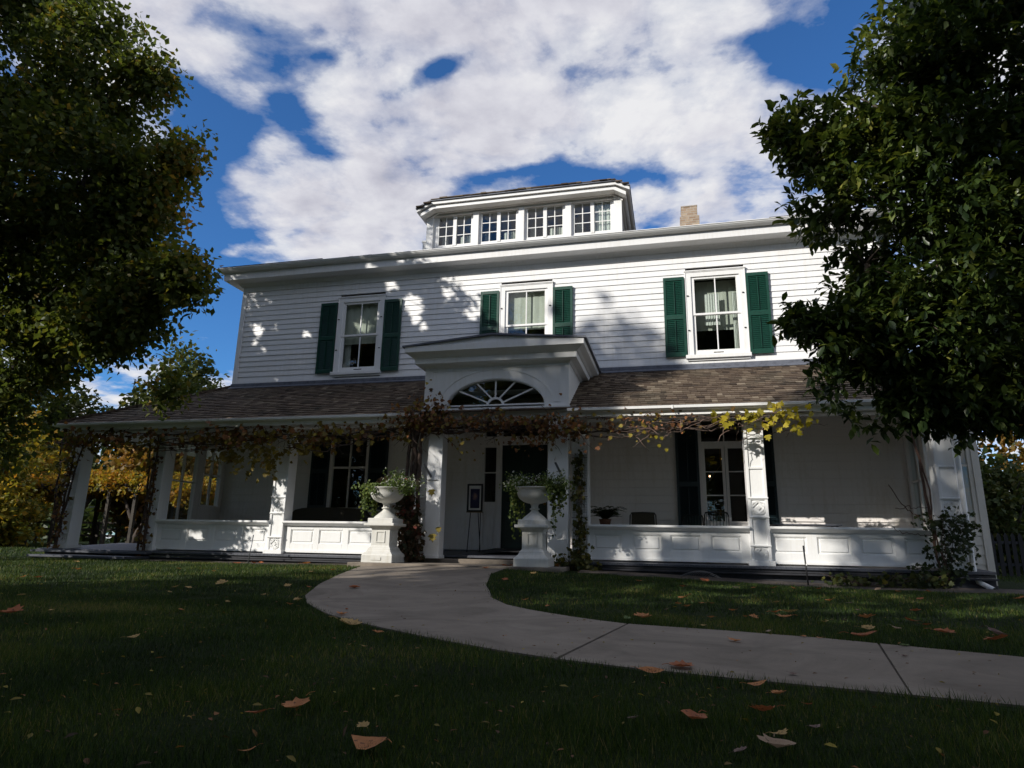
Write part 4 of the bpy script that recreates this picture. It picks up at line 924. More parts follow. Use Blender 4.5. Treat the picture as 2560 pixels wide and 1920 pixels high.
bgt('orange_tree','rust and yellow tree behind the right end of the house',(10.5,36),11,3.4,ORNT,1300,.3,.55,tintb=.6)
bgt('green_tree','tall green tree rising behind the magnolia at the right',(20,34),17,5,GRNT,1500,.42,.6)
for k,(x,y,r,h,lb) in enumerate([(9.3,23.5,1.9,3.6,'ivy-green hedge bush beside the right corner of the house'),(12.6,24,2.2,3.8,'ivy-green hedge bush at the far right edge by the dark fence')]):
    root=empty('hedge',(x,y,-.45)); tag(root,lb,'hedge','hedge bushes behind the house on the right')
    mb=MB(); 
    for _ in range(8): a=random.uniform(0,6.28); limb(mb,(x,y,-.6),(x+math.cos(a)*r*.6,y+math.sin(a)*r*.6,h*.6),.06,.015)
    parent_keep(mb.build('stem',BARK),root); cr,_p=crown('foliage',[(x,y,h*.42,r,r*.8,h*.5),(x,y,.3,r,r*.8,1)],1300,9,.17,GRNT,None,T_SIMPLE,spray_r=.3,gap=.3,tintb=.45,seedo=k); parent_keep(cr,root)
# hedge masses on the left
for k,(x,y,r,h,lb) in enumerate([(-27.5,21.5,2.2,2.6,'low golden bush at the left of the lawn edge'),(-31.5,23,2.4,3.0,'broad golden bush left of the pergola'),(-24,31,3,3.5,'green bush behind the wooden rail fence')]):
    root=empty('bush',(x,y,-.4)); tag(root,lb,'bush','bushes beyond the lawn on the left')
    mb=MB(); 
    for _ in range(7): a=random.uniform(0,6.28); limb(mb,(x,y,-.6),(x+math.cos(a)*r*.6,y+math.sin(a)*r*.6,h*.6),.06,.015)
    parent_keep(mb.build('stem',BARK),root); cr,_p=crown('foliage',[(x,y,h*.4,r,r*.8,h*.55),(x,y,.2,r*1.1,r*.9,.7)],1200,9,.2,YELT if k<2 else GRNT,None,T_SIMPLE,spray_r=.3,gap=.3,tintb=.45,seedo=k); parent_keep(cr,root)
# far wood around the garden
def wood(name,label,pts,n,m,tintb=.4):
    es=[]
    for (x,y,r,h) in pts: es.append((x,y,h*.45,r,r*.7,h*.55))
    o,_p=crown(name,es,n,7,.75,m,None,T_SIMPLE,spray_r=1.1,gap=.35,tintb=tintb,shell=.3); tag(o,label,'wood',kind='stuff')
wood('undergrowth','low belt of shrubs and undergrowth at the foot of the distant wood',[(-115+4*i,50+2*math.sin(i*2.3),4,4+math.sin(i*1.3)) for i in range(46)],4200,GRNT,.3)
wood('far_wood','distant wood of green and brown trees across the grounds behind the lawn',[(-150+9*i,62+6*math.sin(i*1.7),7,12+3*math.sin(i*2.1)) for i in range(25)]+[(-60+5*i,45+2*math.sin(i),3,3.5) for i in range(12)],5200,GRNT,.3)

# unseen trees behind the viewpoint, placed and shaped to shade lawn and facade
def shade_tree(label,x,y,h,r,zb,n,size=.34,gap=.1):
    es=[(x,y,(h+zb)/2,r,r*.8,(h-zb)/2)]
    for _ in range(9): a=random.uniform(0,6.28); es.append((x+math.cos(a)*r*.75,y+math.sin(a)*r*.6,random.uniform(zb+.8,h-1.0),r*.5,r*.5,(h-zb)*.2))
    tree('shade_tree',label,'shade trees around the lawn',(x,y,-.6),h*.45,h*.02,es,n,8,size,MAPLE,nl=6,spray_r=.6,gap=gap,tintb=.3,seedo=x)
SHT=[(-2.8,-7,17,5,-.2),(-8.6,-6,10.2,3.8,0),(-12.0,-6.2,16.4,1.8,0),(-21.8,-6,7.3,3.4,0),(-28,-6,7.2,4.0,0),(-34,-7,7.4,4.2,0),(-17.6,-6.3,14.0,1.9,0),(-20.4,-6.3,19.2,1.8,13.7),(5,-7,18,5.5,-.2),(-40,-6,8.5,4.4,0),(4.5,-2.2,15,4.6,8.5),(-15.8,-6.4,11.3,2.5,0)]  # tall trees behind, right and overhead added to block sky light from the foreground
for k,(x,y,h,r,zb) in enumerate(SHT):
    shade_tree(['broad shade tree straight behind the viewpoint','leafy shade tree behind and left of the viewpoint','shade tree third along the garden edge','low shade tree toward the sunny lawn strip','low rounded shade tree further left along the edge','farthest shade tree on the left of the edge','tall narrow shade tree behind the front row','high-crowned tree rising over the row','shade tree behind and right of the viewpoint','leftmost low shade tree','shade tree whose high crown spreads over the near lawn','round low shade tree filling the gap in the row'][k],x,y,h,r,zb,int(1500*(r/4)**2),.42,.2)

# ------------------------------------------------------------------ vines on the porch
def wander(a,b,n,amp,sag=0):
    a=Vector(a); b=Vector(b); pts=[]; off=Vector((0,0,0))
    for i in range(n+1):
        t=i/n; off=off*.8+Vector((random.gauss(0,.4),random.gauss(0,.5),random.gauss(0,.8)))*amp
        pts.append(a.lerp(b,t)+off-Vector((0,0,sag*math.sin(math.pi*t))))
    return pts
def vine_leaves(name,fn,n,size,m,parent,tintb,sp=.2,template=T_STAR):
    P=np.array([fn() for _ in range(n)]); ax=rdir(n)*.7; ax[:,2]-=.7; ax[:,1]-=.2
    nm=rdir(n)*.8+np.array([0,-.9,.25]); t=np.clip(tintb+rng.normal(size=n)*sp,0,1)
    o=scatter(name,template[0],template[1],P,ax,nm,size*(.5+.8*rng.random(n)),t,m,None); parent_keep(o,parent) if parent else None
    return o
def g3(x,y,z,sx,sy,sz): return (random.gauss(x,sx),random.gauss(y,sy),random.gauss(z,sz))
# vine A: left half
vA=empty('grape_vine',(-11.6,12.6,-.45)); tag(vA,'brown and olive grapevine draped under the left porch gutter between the posts','vine')
mb=MB()
for (a,b,r) in (((-14.2,12.5,2.2),(-11.5,12.5,2.15),.018),((-11.6,12.5,2.2),(-8.3,12.5,2.3),.02),((-8.4,12.45,2.2),(-5.3,12.45,2.35),.022),((-11.6,12.5,2.0),(-9,12.45,2.1),.012),((-8,12.4,2.0),(-5.4,12.4,2.2),.012),((-13,12.5,2.35),(-9,12.4,2.4),.012)):
    for _ in range(3): mb.tube(wander(a,b,14,.035,.08),r*random.uniform(.4,1),5)
for (xb,xt) in ((-11.58,-11.55),(-11.68,-11.4),(-11.5,-11.7),(-13.95,-13.85),(-14.05,-13.6),(-14.0,-14.3)):
    mb.tube(wander((xb,12.7,-.5),(xt,12.62,2.3),16,.03),[.03*(1-.4*i/16) for i in range(17)],6)
for _ in range(70):
    x=random.uniform(-14.2,-5.2); p=Vector((x,random.uniform(12.3,12.6),random.uniform(2.1,2.4))); mb.tube(wander(p,p+Vector((random.uniform(-.5,.5),random.uniform(-.15,.1),random.uniform(-.45,.05))),6,.02),[.006]*5+[.003,.002],4)
parent_keep(mb.build('stem',VINEB,smooth=True),vA)
def fa():
    while True:
        x=random.uniform(-14.3,-5.1); z=random.gauss(2.22,.14); y=random.uniform(12.2,12.62)
        d=.40+.5*noise.noise(Vector((x*1.3,0,3)))+(.5 if -14<x<-12.2 else 0)+(.35 if -10.3<x<-8.4 else 0)+(.2 if -7.8<x<-6.8 else 0)-.12*(z<2.0)
        if random.random()<d and z<2.62: return (x,y,z)
vine_leaves('foliage',fa,1050,.105,VINEL,vA,.55,.25)
def fa2():
    c=random.choice([(-8.75,1.85,.28,.22),(-9.2,2.0,.3,.2),(-8.45,1.75,.1,.18),(-12.9,2.05,.5,.18),(-11.55,1.9,.15,.3),(-13.9,1.6,.15,.5),(-7.6,1.95,.25,.12),(-9.6,1.75,.15,.08)]); return g3(c[0],12.5,c[1],c[2],.09,c[3])
vine_leaves('foliage',fa2,420,.115,VINEL,vA,.78,.12)
def fa3():
    x=random.choice([-11.58,-11.6,-13.95,-14.0]); return g3(x,12.66,random.uniform(-.3,1.9),.09,.04,.05)
vine_leaves('foliage',fa3,420,.085,VINEL,vA,.4,.25)
# vine B: portico with thick trunk
vB=empty('grape_vine',(-5.15,12.55,-.4)); tag(vB,'rusty grapevine with thick twisted trunks beside the portico and a dense band across the entry','vine')
mb=MB()
for (x0,x1,r,s) in ((-5.22,-5.1,.055,1),(-5.05,-5.0,.045,2),(-5.3,-5.25,.035,3),(-5.1,-5.2,.03,4)):
    random.seed(40+s); mb.tube(wander((x0,12.58,-.45),(x1,12.5,2.45),22,.03),[r*(1.1-.25*i/22)*random.uniform(.85,1.15) for i in range(23)],9)
for _ in range(9): mb.tube(wander((-5.15,12.45,2.3),(-1.9+random.uniform(-.6,.3),12.3,2.25+random.uniform(-.15,.2)),22,.035,random.uniform(-.05,.12)),[.022*(1-.7*i/22)*random.uniform(.6,1) for i in range(23)],5)
for _ in range(120):
    x=random.uniform(-5.4,-1.7); p=Vector((x,random.uniform(12.2,12.45),random.uniform(2.1,2.6))); mb.tube(wander(p,p+Vector((random.uniform(-.4,.4),random.uniform(-.15,.1),random.uniform(-.4,.2))),6,.02),[.005]*5+[.003,.002],4)
parent_keep(mb.build('stem',VINEB,smooth=True),vB)
def fb():
    r=random.random()
    if r<.28: return g3(-5.05,12.35,2.55,.38,.1,.17)
    if r<.32: return g3(-4.75,12.3,2.85,.18,.04,.14)
    if r<.8: x=random.uniform(-5.2,-1.6); return (x,random.uniform(12.15,12.48),random.gauss(2.42-.12*max(0,(x+3.2)),.09+.04*math.sin(x*5)))
    if r<.95: return g3(-2.2,12.3,2.15,.38,.08,.17)
    x=random.uniform(-4.3,-2.6); return g3(x,12.35,2.05,.1,.06,.13)
vine_leaves('foliage',fb,1250,.08,VINEL,vB,.47,.2)
vine_leaves('foliage',lambda:g3(random.choice([-4.2,-4.15,-4.0]),12.4,random.uniform(1.7,2.1),.07,.04,.08),12,.09,VINEL,vB,.85,.08)
for (x,z,s) in ((-4.68,.98,.15),(-4.62,.12,.17),(-4.5,.25,.12)):
    o=scatter('foliage',T_STAR[0],T_STAR[1],np.array([[x,12.36,z+.08]]),np.array([[.2,-.2,-1.]]),np.array([[.2,-1,.2]]),s,np.array([.8]),VINEL); parent_keep(o,vB)
# vine C: right
vC=empty('grape_vine',(-1.7,12.6,-.5)); tag(vC,'sparse twiggy grapevine under the right porch gutter ending in bright yellow leaves','vine')
mb=MB()
for _ in range(5): mb.tube(wander((-1.9,12.4,2.2+random.uniform(-.1,.15)),(.2,12.35,2.2),16,.03,.06),[.018*(1-.5*i/16) for i in range(17)],5)
for _ in range(7): mb.tube(wander((-.1,12.35,2.12),(1.5+random.uniform(-.3,.7),12.3,2.28+random.uniform(-.12,.12)),14,.03,-random.uniform(0,.14)),[.011*(1-.6*i/14) for i in range(15)],5)
for _ in range(2): mb.tube(wander((-1.9,12.3,2.45),(2.4,12.25,2.42),20,.02,.1),.008,4)
parent_keep(mb.build('stem',VINEB,smooth=True),vC)
mb=MB()
for _ in range(65):
    x=random.uniform(-1.8,2.3); p=Vector((x,random.uniform(12.2,12.4),random.uniform(2.1,2.4))); mb.tube(wander(p,p+Vector((random.uniform(-.5,.5),random.uniform(-.15,.1),random.uniform(-.35,.15))),7,.02),[.006]*6+[.003,.002],4)
parent_keep(mb.build('tendril',TWIG,smooth=True),vC)
vine_leaves('foliage',lambda:g3(random.uniform(-1.9,.6),12.3,2.28,.1,.08,.13),170,.07,VINEL,vC,.6,.25)
vine_leaves('foliage',lambda:g3(random.choice([.9,1.15,1.3,1.45]),12.25,2.33,.16,.06,.13),46,.12,VINEY,vC,.5,.25)
vine_leaves('foliage',lambda:g3(random.choice([1.85,2.05,2.2,2.0]),12.15,2.3,.16,.06,.14),48,.125,VINEY,vC,.75,.2)
for (x,z) in ((-.25,1.86),(-.12,1.78),(-.3,2.02),(-.2,2.0)): o=scatter('foliage',T_STAR[0],T_STAR[1],np.array([[x,12.2,z]]),np.array([[.2,-.1,-1.]]),np.array([[.2,-1,.4]]),.075,np.array([.5]),VINEY); parent_keep(o,vC)
# red creeper between pedestal and portico
def shrub(name,label,cat,base,blobs,n,size,m,tintb=.5,template=T_STAR,stems=8,group=None,sp=.22,stem_r=.008):
    root=empty(name,base); tag(root,label,cat,group); mb=MB()
    for _ in range(stems):
        c=random.choice(blobs); mb.tube(wander(base,(c[0]+random.gauss(0,c[3]*.5),c[1],c[2]+c[5]*.5),8,.02),[stem_r*(1-.6*i/8) for i in range(9)],5)
    parent_keep(mb.build('stem',VINEB),root)
    w=[b[3]*b[5]+.005 for b in blobs]
    def f():
        b=random.choices(blobs,w)[0]; d=rdir(1)[0]*random.random()**.45; return (b[0]+d[0]*b[3],b[1]+d[1]*b[4],b[2]+d[2]*b[5])
    vine_leaves('foliage',f,n,size,m,root,tintb,sp,template); return root
shrub('creeper','bushy red-green creeper between the left urn and the portico post','creeper',(-5.05,12.3,-.4),[(-5.1,12.25,.15,.38,.22,.5),(-5.15,12.3,.65,.3,.2,.35),(-5.2,12.3,.95,.22,.15,.25),(-4.98,12.2,-.15,.3,.2,.22)],900,.085,REDL,.3,stems=14)
shrub('climbing_vine','leafy climber growing up the wire trellis right of the portico','vine',(-1.75,12.55,-.5),[(-1.78,12.5,-.15,.26,.2,.38),(-1.75,12.6,.35,.15,.1,.3),(-1.7,12.45,-.35,.4,.25,.2),(-1.8,12.68,1.2,.12,.05,.9),(-2.1,12.3,-.25,.2,.15,.15)],520,.085,CLIMB,.5,stems=14)
shrub('climbing_vine','dark climber with bare twisted stems on the right corner post','vine',(4.2,12.5,-.5),[(4.35,12.5,.1,.42,.25,.5),(4.15,12.55,.55,.3,.2,.15),(4.5,12.5,.5,.35,.2,.3),(4.1,12.5,-.3,.5,.3,.25)],650,.07,CLIMB,.0,T_STAR,12,sp=.08)
mb=MB()
for (a,b,r) in (((4.2,12.5,-.5),(3.98,12.55,2.4),.022),((4.3,12.5,-.5),(4.05,12.5,1.7),.014),((4.05,12.5,.5),(3.55,12.4,1.0),.008),((4.1,12.5,.8),(3.6,12.4,.75),.006),((4.1,12.5,.3),(3.5,12.4,.35),.006)): mb.tube(wander(a,b,14,.03),r,7)
o=mb.build('bare_stem',simple('reddish_vine_bark',(.11,.06,.04),.9,.3,25,bump=.6,bscale=70),smooth=True)
r_=[q for q in bpy.data.objects if q.name.startswith('climbing_vine')][-1]; parent_keep(o,r_)
shrub('groundcover_plant','low dark leafy plants in the bed below the right railing','plant',(3.0,12.1,-.55),[(2.6,12.2,-.45,.45,.2,.16),(3.3,12.2,-.45,.5,.2,.17),(3.9,12.2,-.42,.4,.2,.18)],330,.085,CLIMB,.2,stems=12)
for k,(x,lb) in enumerate([(-12.6,'pale blade-leaved plant just behind the left porch floor'),(-13.3,'small pale striped plant behind the left porch corner')]):
    shrub('garden_plant',lb,'plant',(x,20+k,-.4),[(x,20+k,-.25,.6,.3,.22)],60,.3,IVYL,.9,T_SIMPLE,5)
# trellis
mb=MB()
for i in range(9): x=-1.91+.032*i; mb.tube([(x,12.73,-.25),(x,12.73,1.78)],.003,4)
for i in range(40): z=-.2+.05*i; mb.tube([(-1.92,12.728,z),(-1.64,12.728,z)],.0022,4)
for z in (.55,.95,1.7): mb.tube([(-1.93,12.725,z),(-1.63,12.725,z)],.006,5)
for s in (-1,1):
    mb.tube([(-1.78+s*.02*i-s*.0,12.72,1.7+.09*math.sin(i*.7)) for i in range(6)],.004,5); mb.tube([(-1.78+s*.1*math.cos(t*.4),12.72,.72+.12*math.sin(t*.4)) for t in range(9)],.005,5)
tag(mb.build('wire_trellis',IRON),'black wire trellis fixed to the post right of the portico','trellis')

# ------------------------------------------------------------------ urns
def pedestal(x,yc,label,plaque):
    root=empty('pedestal',(x,yc,-.345)); root.scale=(.9,.9,1); tag(root,label,'pedestal','white pedestals flanking the entry')
    mb=MB(); mb.sqlathe([(.34,0),(.34,.13),(.33,.15),(.27,.20),(.25,.235),(.25,.25),(.21,.29),(.205,.31),(.205,.60),(.22,.62),(.24,.645),(.25,.66),(.335,.665),(.335,.71),(.32,.715)])
    o=mb.build('plinth',STONE,bevel=.006); o.parent=root
    for s in (0,1,2,3):
        xf=Matrix.Rotation(s*math.pi/2,4,'Z'); mb=MB(); mb.add([xf@Vector((a,y_,c)) for y_ in (-.219,-.203) for (a,c) in ((-.1,.36),(.1,.36),(.1,.57),(-.1,.57),(-.08,.38),(.08,.38),(.08,.55),(-.08,.55))],
            [(0,1,5,4),(1,2,6,5),(2,3,7,6),(3,0,4,7),(0,8,9,1),(1,9,10,2),(2,10,11,3),(3,11,8,0),(4,5,13,12),(5,6,14,13),(6,7,15,14),(7,4,12,15),(8,12,13,9),(9,13,14,10),(10,14,15,11),(11,15,12,8)])
        o=mb.build('panel_moulding',STONE); o.parent=root
    if plaque: mb=MB(); mb.box(-.12,.10,-.352,-.338,.045,.10); o=mb.build('base_plaque',STONE,bevel=.003); o.parent=root
    u=empty('garden_urn',(x,yc,.37)); tag(u,label.replace('pedestal','stone urn').replace('square ','wide-bowled '),'urn','white stone urns on the pedestals')
    mb=MB(); mb.sqlathe([(.25,0),(.25,.085),(.24,.09)]); o=mb.build('urn_base',STONE,bevel=.005); o.parent=u
    mb=MB(); mb.lathe([(.235,.09),(.22,.11),(.19,.14),(.14,.18),(.09,.22),(.065,.25),(.06,.27),(.085,.275),(.09,.285),(.085,.295),(.065,.30),(.062,.34),(.075,.37),(.10,.385),(.14,.39),(.2,.41),(.26,.45),(.30,.50),(.315,.55),(.325,.60),(.345,.63),(.365,.645),(.37,.66),(.36,.665),(.33,.655),(.31,.62),(.2,.60),(0,.60)],seg=40)
    o=mb.build('urn_bowl',STONE,smooth=True); o.parent=u
    md=o.modifiers.new('e','EDGE_SPLIT'); md.split_angle=math.radians(40)
    return root
def flowers(x,yc,ztop,which):
    # bronze mound
    b=empty('bronze_plant',(x,yc,ztop-.05)); tag(b,f'dark bronze domed plant in the middle of the {which} urn','plant','bronze plants in the urns')
    n=900; d=rdir(n); d[:,2]=np.abs(d[:,2]); P=np.array([x+(-.07 if which=='left' else .08),yc+.08,ztop-.02])+d*np.array([.24,.2,.24])*(.6+.4*rng.random((n,1)))
    o=scatter('foliage',T_SIMPLE[0],T_SIMPLE[1],P,d+rdir(n)*.5,rdir(n),.05,np.clip(rng.normal(size=n)*.2+.4,0,1),BRONZ); parent_keep(o,b)
    # white flowers
    cl=[(x+.15,.28,.55),(x+.38,.10,.35),(x+.28,.2,.4)] if which=='left' else [(x-.33,.22,.38),(x+.25,.16,.4),(x+.42,.08,.35),(x-.2,.14,.3)]
    f=empty('white_flowers',(x,yc,ztop)); tag(f,f'airy white-flowered plant spilling over the rim of the {which} urn','flowers','white flowering plants in the urns')
    mb=MB(); heads=[];
    for (cx_,sp_,hh) in cl:
        for _ in range(95):
            p0=Vector((random.gauss(x,.1)*.4+cx_*.6,yc+random.gauss(0,.1),ztop-.03)); p1=Vector((cx_+random.gauss(0,.13),yc+random.gauss(-.06,.13),ztop+.02+abs(random.gauss(.08,.11))*(1 if hh>.36 else .8)))
            mb.tube([p0,(p0+p1)/2+Vector((0,0,.05)),p1],[.003,.002,.0015],3,cap=False); heads.append(p1)
    o=mb.build('stem',HERB,tint=True); parent_keep(o,f)
    n=1500; idx=rng.integers(0,len(heads),n); H=np.array([tuple(h) for h in heads]); P=H[idx]*1.0+rng.normal(size=(n,3))*.03; P[:,2]-=rng.random(n)*.12
    o=scatter('foliage',T_SIMPLE[0],T_SIMPLE[1],P,rdir(n)+np.array([0,0,.6]),rdir(n),.045,np.clip(.45+rng.normal(size=n)*.25,0,1),HERB); parent_keep(o,f)
    hp=H[rng.random(len(H))<.62]; reps=5; P=np.repeat(hp,reps,0)+rng.normal(size=(len(hp)*reps,3))*.008
    o=scatter('blossom',T_SIMPLE[0],T_SIMPLE[1],P,rdir(len(P)),rdir(len(P)),.023,rng.random(len(P)),PETAL); parent_keep(o,f)
    if which=='left':
        P=np.array([x+.33,yc-.05,ztop+.17])+rng.normal(size=(26,3))*np.array([.045,.03,.012])
        o=scatter('pink_blossom',T_SIMPLE[0],T_SIMPLE[1],P,rdir(26),rdir(26),.025,rng.random(26),PINK); parent_keep(o,f)
    # trailing ivy
    iv=empty('trailing_ivy',(x,yc,ztop)); tag(iv,f'light green trailing ivy hanging from the {which} urn','ivy','trailing ivies in the urns')
    mb=MB(); LP=[]
    strands=[(-.36,.25,.75),(-.42,.1,.55),(-.30,.2,.45),(-.45,.05,.35),(-.38,-.1,.3),(-.2,-.3,.12),(-.1,-.32,.1)] if which=='left' else [(-.32,.12,.85),(-.24,.1,.95),(-.4,.0,.5),(.33,.05,.9),(.40,-.05,.35),(.48,-.1,.2),(.3,-.25,.2),(-.35,-.05,.35),(.38,.1,.5)]
    for (dx,dy,dr) in strands:
        for _ in range(3):
            a=Vector((x+dx*.8,yc+dy*.8,ztop+.02)); b_=Vector((x+dx*1.15+random.gauss(0,.05),yc+dy*1.2,ztop-dr*random.uniform(.6,1))); pts=[a.lerp(b_,i/8)+Vector((dx*.25*math.sin(math.pi*i/8)*.4+random.gauss(0,.012),0,.08*math.sin(math.pi*i/8))) for i in range(9)]
            mb.tube(pts,.003,4,cap=False)
            for i in range(9):
                for _q in range(5 if i<5 else 3): LP.append(tuple(pts[i]+Vector((random.gauss(0,.025),random.gauss(0,.025),random.gauss(0,.02)))))
    if which=='left':
        for _ in range(220): LP.append((x-.22+random.gauss(0,.15),yc-.1+random.gauss(0,.1),ztop+.03+random.gauss(0,.04)))
    else:
        for _ in range(160): LP.append((x+.3+random.gauss(0,.12),yc-.1+random.gauss(0,.1),ztop+.03+random.gauss(0,.05)))
    o=mb.build('stem',HERB,tint=True); parent_keep(o,iv); P=np.array(LP); n=len(P)
    ax=rdir(n)*.6+np.array([0,0,-.7]); o=scatter('foliage',T_ROUND[0],T_ROUND[1],P,ax,rdir(n)*.6+np.array([0,-1,.5]),.042,np.clip(.4+rng.normal(size=n)*.25,0,1),IVYL); parent_keep(o,iv)
pedestal(-5.36,11.8,'white square pedestal left of the entry path',True); flowers(-5.36,11.8,1.02,'left')
pedestal(-2.47,11.8,'white square pedestal right of the entry path',False); flowers(-2.47,11.8,1.02,'right')

# ------------------------------------------------------------------ porch furniture
e_=empty('easel',(-4.27,14.1,-.16)); tag(e_,'slim metal easel standing on the porch beside the front door','easel')
mb=MB(); mb.bar((-4.42,14.0,-.16),(-4.38,14.15,1.2),.014); mb.bar((-4.14,14.0,-.16),(-4.18,14.15,1.2),.014); mb.bar((-4.28,14.55,-.14),(-4.28,14.15,1.15),.014); o=mb.build('leg',IRON); parent_keep(o,e_)
mb=MB(); mb.box(-4.46,-4.10,13.98,14.06,.695,.71); parent_keep(mb.build('ledge',GOLD),e_)
p_=empty('framed_poster',(-4.28,14.03,.71)); tag(p_,'framed poster with blue and orange picture resting on the easel','poster')
mb=MB(); 
for (a,b,c,d) in ((-4.46,-4.10,.71,.75),(-4.46,-4.10,1.28,1.32),(-4.46,-4.42,.75,1.28),(-4.14,-4.10,.75,1.28)): mb.box(a,b,14.0,14.03,c,d)
parent_keep(mb.build('frame',IRON,bevel=.004),p_)
def postermat():
    m,n,b=mat('poster_print'); P=geo_pos(n); s=n.new('ShaderNodeSeparateXYZ'); n.link(P,s.inputs[0])
    dx=n.math('MULTIPLY',n.math('ADD',s.outputs[0],4.28),8.0); dz=n.math('MULTIPLY',n.math('SUBTRACT',s.outputs[2],1.05),5.0)
    r=n.math('SQRT',n.math('ADD',n.math('MULTIPLY',dx,dx),n.math('MULTIPLY',dz,dz))); r=n.math('ADD',r,n.math('MULTIPLY',n.noise(P,22,5,.7),.7))
    n.link(n.ramp(r,[(.35,(.40,.25,.2)),(.6,(.25,.15,.18)),(.8,(.06,.06,.12)),(1.0,(.035,.035,.09))]),b.inputs['Base Color']); b.inputs['Roughness'].default_value=.25; return m
mb=MB(); mb.box(-4.42,-4.14,14.022,14.03,.75,1.28,0); mb.box(-4.385,-4.175,14.018,14.0215,.79,1.21,1); parent_keep(mb.build('print',[TRIM,postermat()]),p_)
mb=MB(); mb.box(-3.95,-2.7,13.3,14.6,-.13,-.115); o=mb.build('doormat',simple('charcoal_mat',(.012,.012,.014),.9,.2,40)); o.rotation_euler=(math.radians(2.2),0,0); o.location=(0,.01,-.50); tag(o,'large dark doormat on the porch floor before the entrance','doormat')
def chair_frame(x,y,z,w,label,name,cat,top,slats):
    r=empty(name,(x,y,z)); tag(r,label,cat); mb=MB()
    for s in (-1,1): mb.tube([(x+s*w/2,y-.25,z+.3),(x+s*w/2,y+.2,z+.32),(x+s*w/2*.95,y+.32,top-.05),(x+s*w/2*.85,y+.34,top)],.014,6)
    mb.tube([(x-w/2*.85,y+.34,top),(x,y+.35,top+.012),(x+w/2*.85,y+.34,top)],.014,6)
    parent_keep(mb.build('frame',IRON,smooth=True),r)
    for s in (-1,1):
        for q in (-.25,.2): m2=MB(); m2.tube([(x+s*w/2,y+q,z+.32),(x+s*w/2*1.05,y+q*1.1,z)],.015,6); parent_keep(m2.build('leg',IRON,smooth=True),r)
    m2=MB(); m2.box(x-w/2,x+w/2,y-.25,y+.22,z+.30,z+.34); parent_keep(m2.build('seat',WICK,bevel=.01),r)
    m2=MB()
    if slats:
        for i in range(7): a=x-w/2*.8+w*.8*i/6; m2.bar((a,y+.25,z+.34),(a,y+.34,top),.035,.012)
        mm=DGREEN
    else: m2.add([(x-w/2*.93,y+.22,z+.34),(x+w/2*.93,y+.22,z+.34),(x+w/2*.84,y+.33,top),(x-w/2*.84,y+.33,top),(x-w/2*.93,y+.25,z+.34),(x+w/2*.93,y+.25,z+.34),(x+w/2*.84,y+.36,top),(x-w/2*.84,y+.36,top)],[(0,1,2,3),(7,6,5,4),(0,4,5,1),(2,6,7,3),(0,3,7,4),(1,5,6,2)]); mm=WICK
    parent_keep(m2.build('backrest',mm),r)
chair_frame(-.66,13.8,-.18,.55,'brown wicker armchair behind the railing right of the portico','wicker_chair','chair',.72,False)
chair_frame(.82,14.2,-.16,.5,'dark green slat-backed chair in front of the french doors','slat_chair','chair',.76,True)
chair_frame(.35,14.2,-.16,.42,'low dark slat-backed chair left of the french doors','slat_chair','chair',.70,True)
r=empty('porch_settee',(-7.9,13.9,-.18)); tag(r,'long dark settee with rolled arms below the left porch window','settee')
mb=MB(); prof=[(-9.0,.35),(-8.92,.62),(-8.8,.74),(-8.6,.78),(-7.9,.80),(-7.2,.78),(-7.0,.74),(-6.88,.62),(-6.8,.35)]
for (a,b) in zip(prof[:-1],prof[1:]): mb.add([(a[0],14.2,.2),(b[0],14.2,.2),(b[0],14.2,b[1]),(a[0],14.2,a[1]),(a[0],14.3,.2),(b[0],14.3,.2),(b[0],14.3,b[1]),(a[0],14.3,a[1])],[(0,1,2,3),(7,6,5,4),(3,2,6,7)])
parent_keep(mb.build('backrest',WICK),r); mb=MB(); mb.box(-8.95,-6.85,13.6,14.2,.1,.22); parent_keep(mb.build('seat',WICK,bevel=.01),r)
for x in (-8.9,-6.9):
    mb=MB(); mb.box(x-.05,x+.05,13.6,14.2,.22,.5); parent_keep(mb.build('arm',WICK,bevel=.02),r)
    for y in (13.65,14.15): mb=MB(); mb.box(x-.03,x+.03,y-.03,y+.03,-.18,.1); parent_keep(mb.build('leg',WICK),r)
r=empty('side_table',(2.3,13.35,-.2)); tag(r,'low flat table standing behind the right railing','table'); mb=MB(); mb.box(1.72,2.9,13.1,13.6,.465,.49); parent_keep(mb.build('tabletop',DECK,bevel=.004),r)
for x in (1.8,2.82):
    for y in (13.15,13.55): mb=MB(); mb.box(x-.02,x+.02,y-.02,y+.02,-.2,.464); parent_keep(mb.build('leg',DECK),r)
# fern on a stand
r=empty('plant_stand',(-1.38,13.5,-.2)); tag(r,'small wire stand holding the fern behind the railing','plant stand'); mb=MB(); mb.lathe([(.17,.58),(.18,.60),(.17,.61),(0,.61)],(-1.38,13.5,-.2),20); parent_keep(mb.build('tabletop',STEEL),r)
for i in range(3): a=i*2.1; mb=MB(); mb.tube([(-1.38+.14*math.cos(a),13.5+.14*math.sin(a),.38),(-1.38+.2*math.cos(a),13.5+.2*math.sin(a),-.2)],.008,5); parent_keep(mb.build('leg',IRON),r)
r=empty('potted_fern',(-1.38,13.5,.41)); tag(r,'dark potted fern on its stand behind the railing by the trellis','fern'); mb=MB(); mb.lathe([(0,0),(.09,0),(.12,.14),(.13,.15),(.11,.15),(0,.13)],(-1.38,13.5,.41),20); parent_keep(mb.build('pot',simple('clay_pot',(.18,.08,.045),.8)),r)
P=[];A=[]
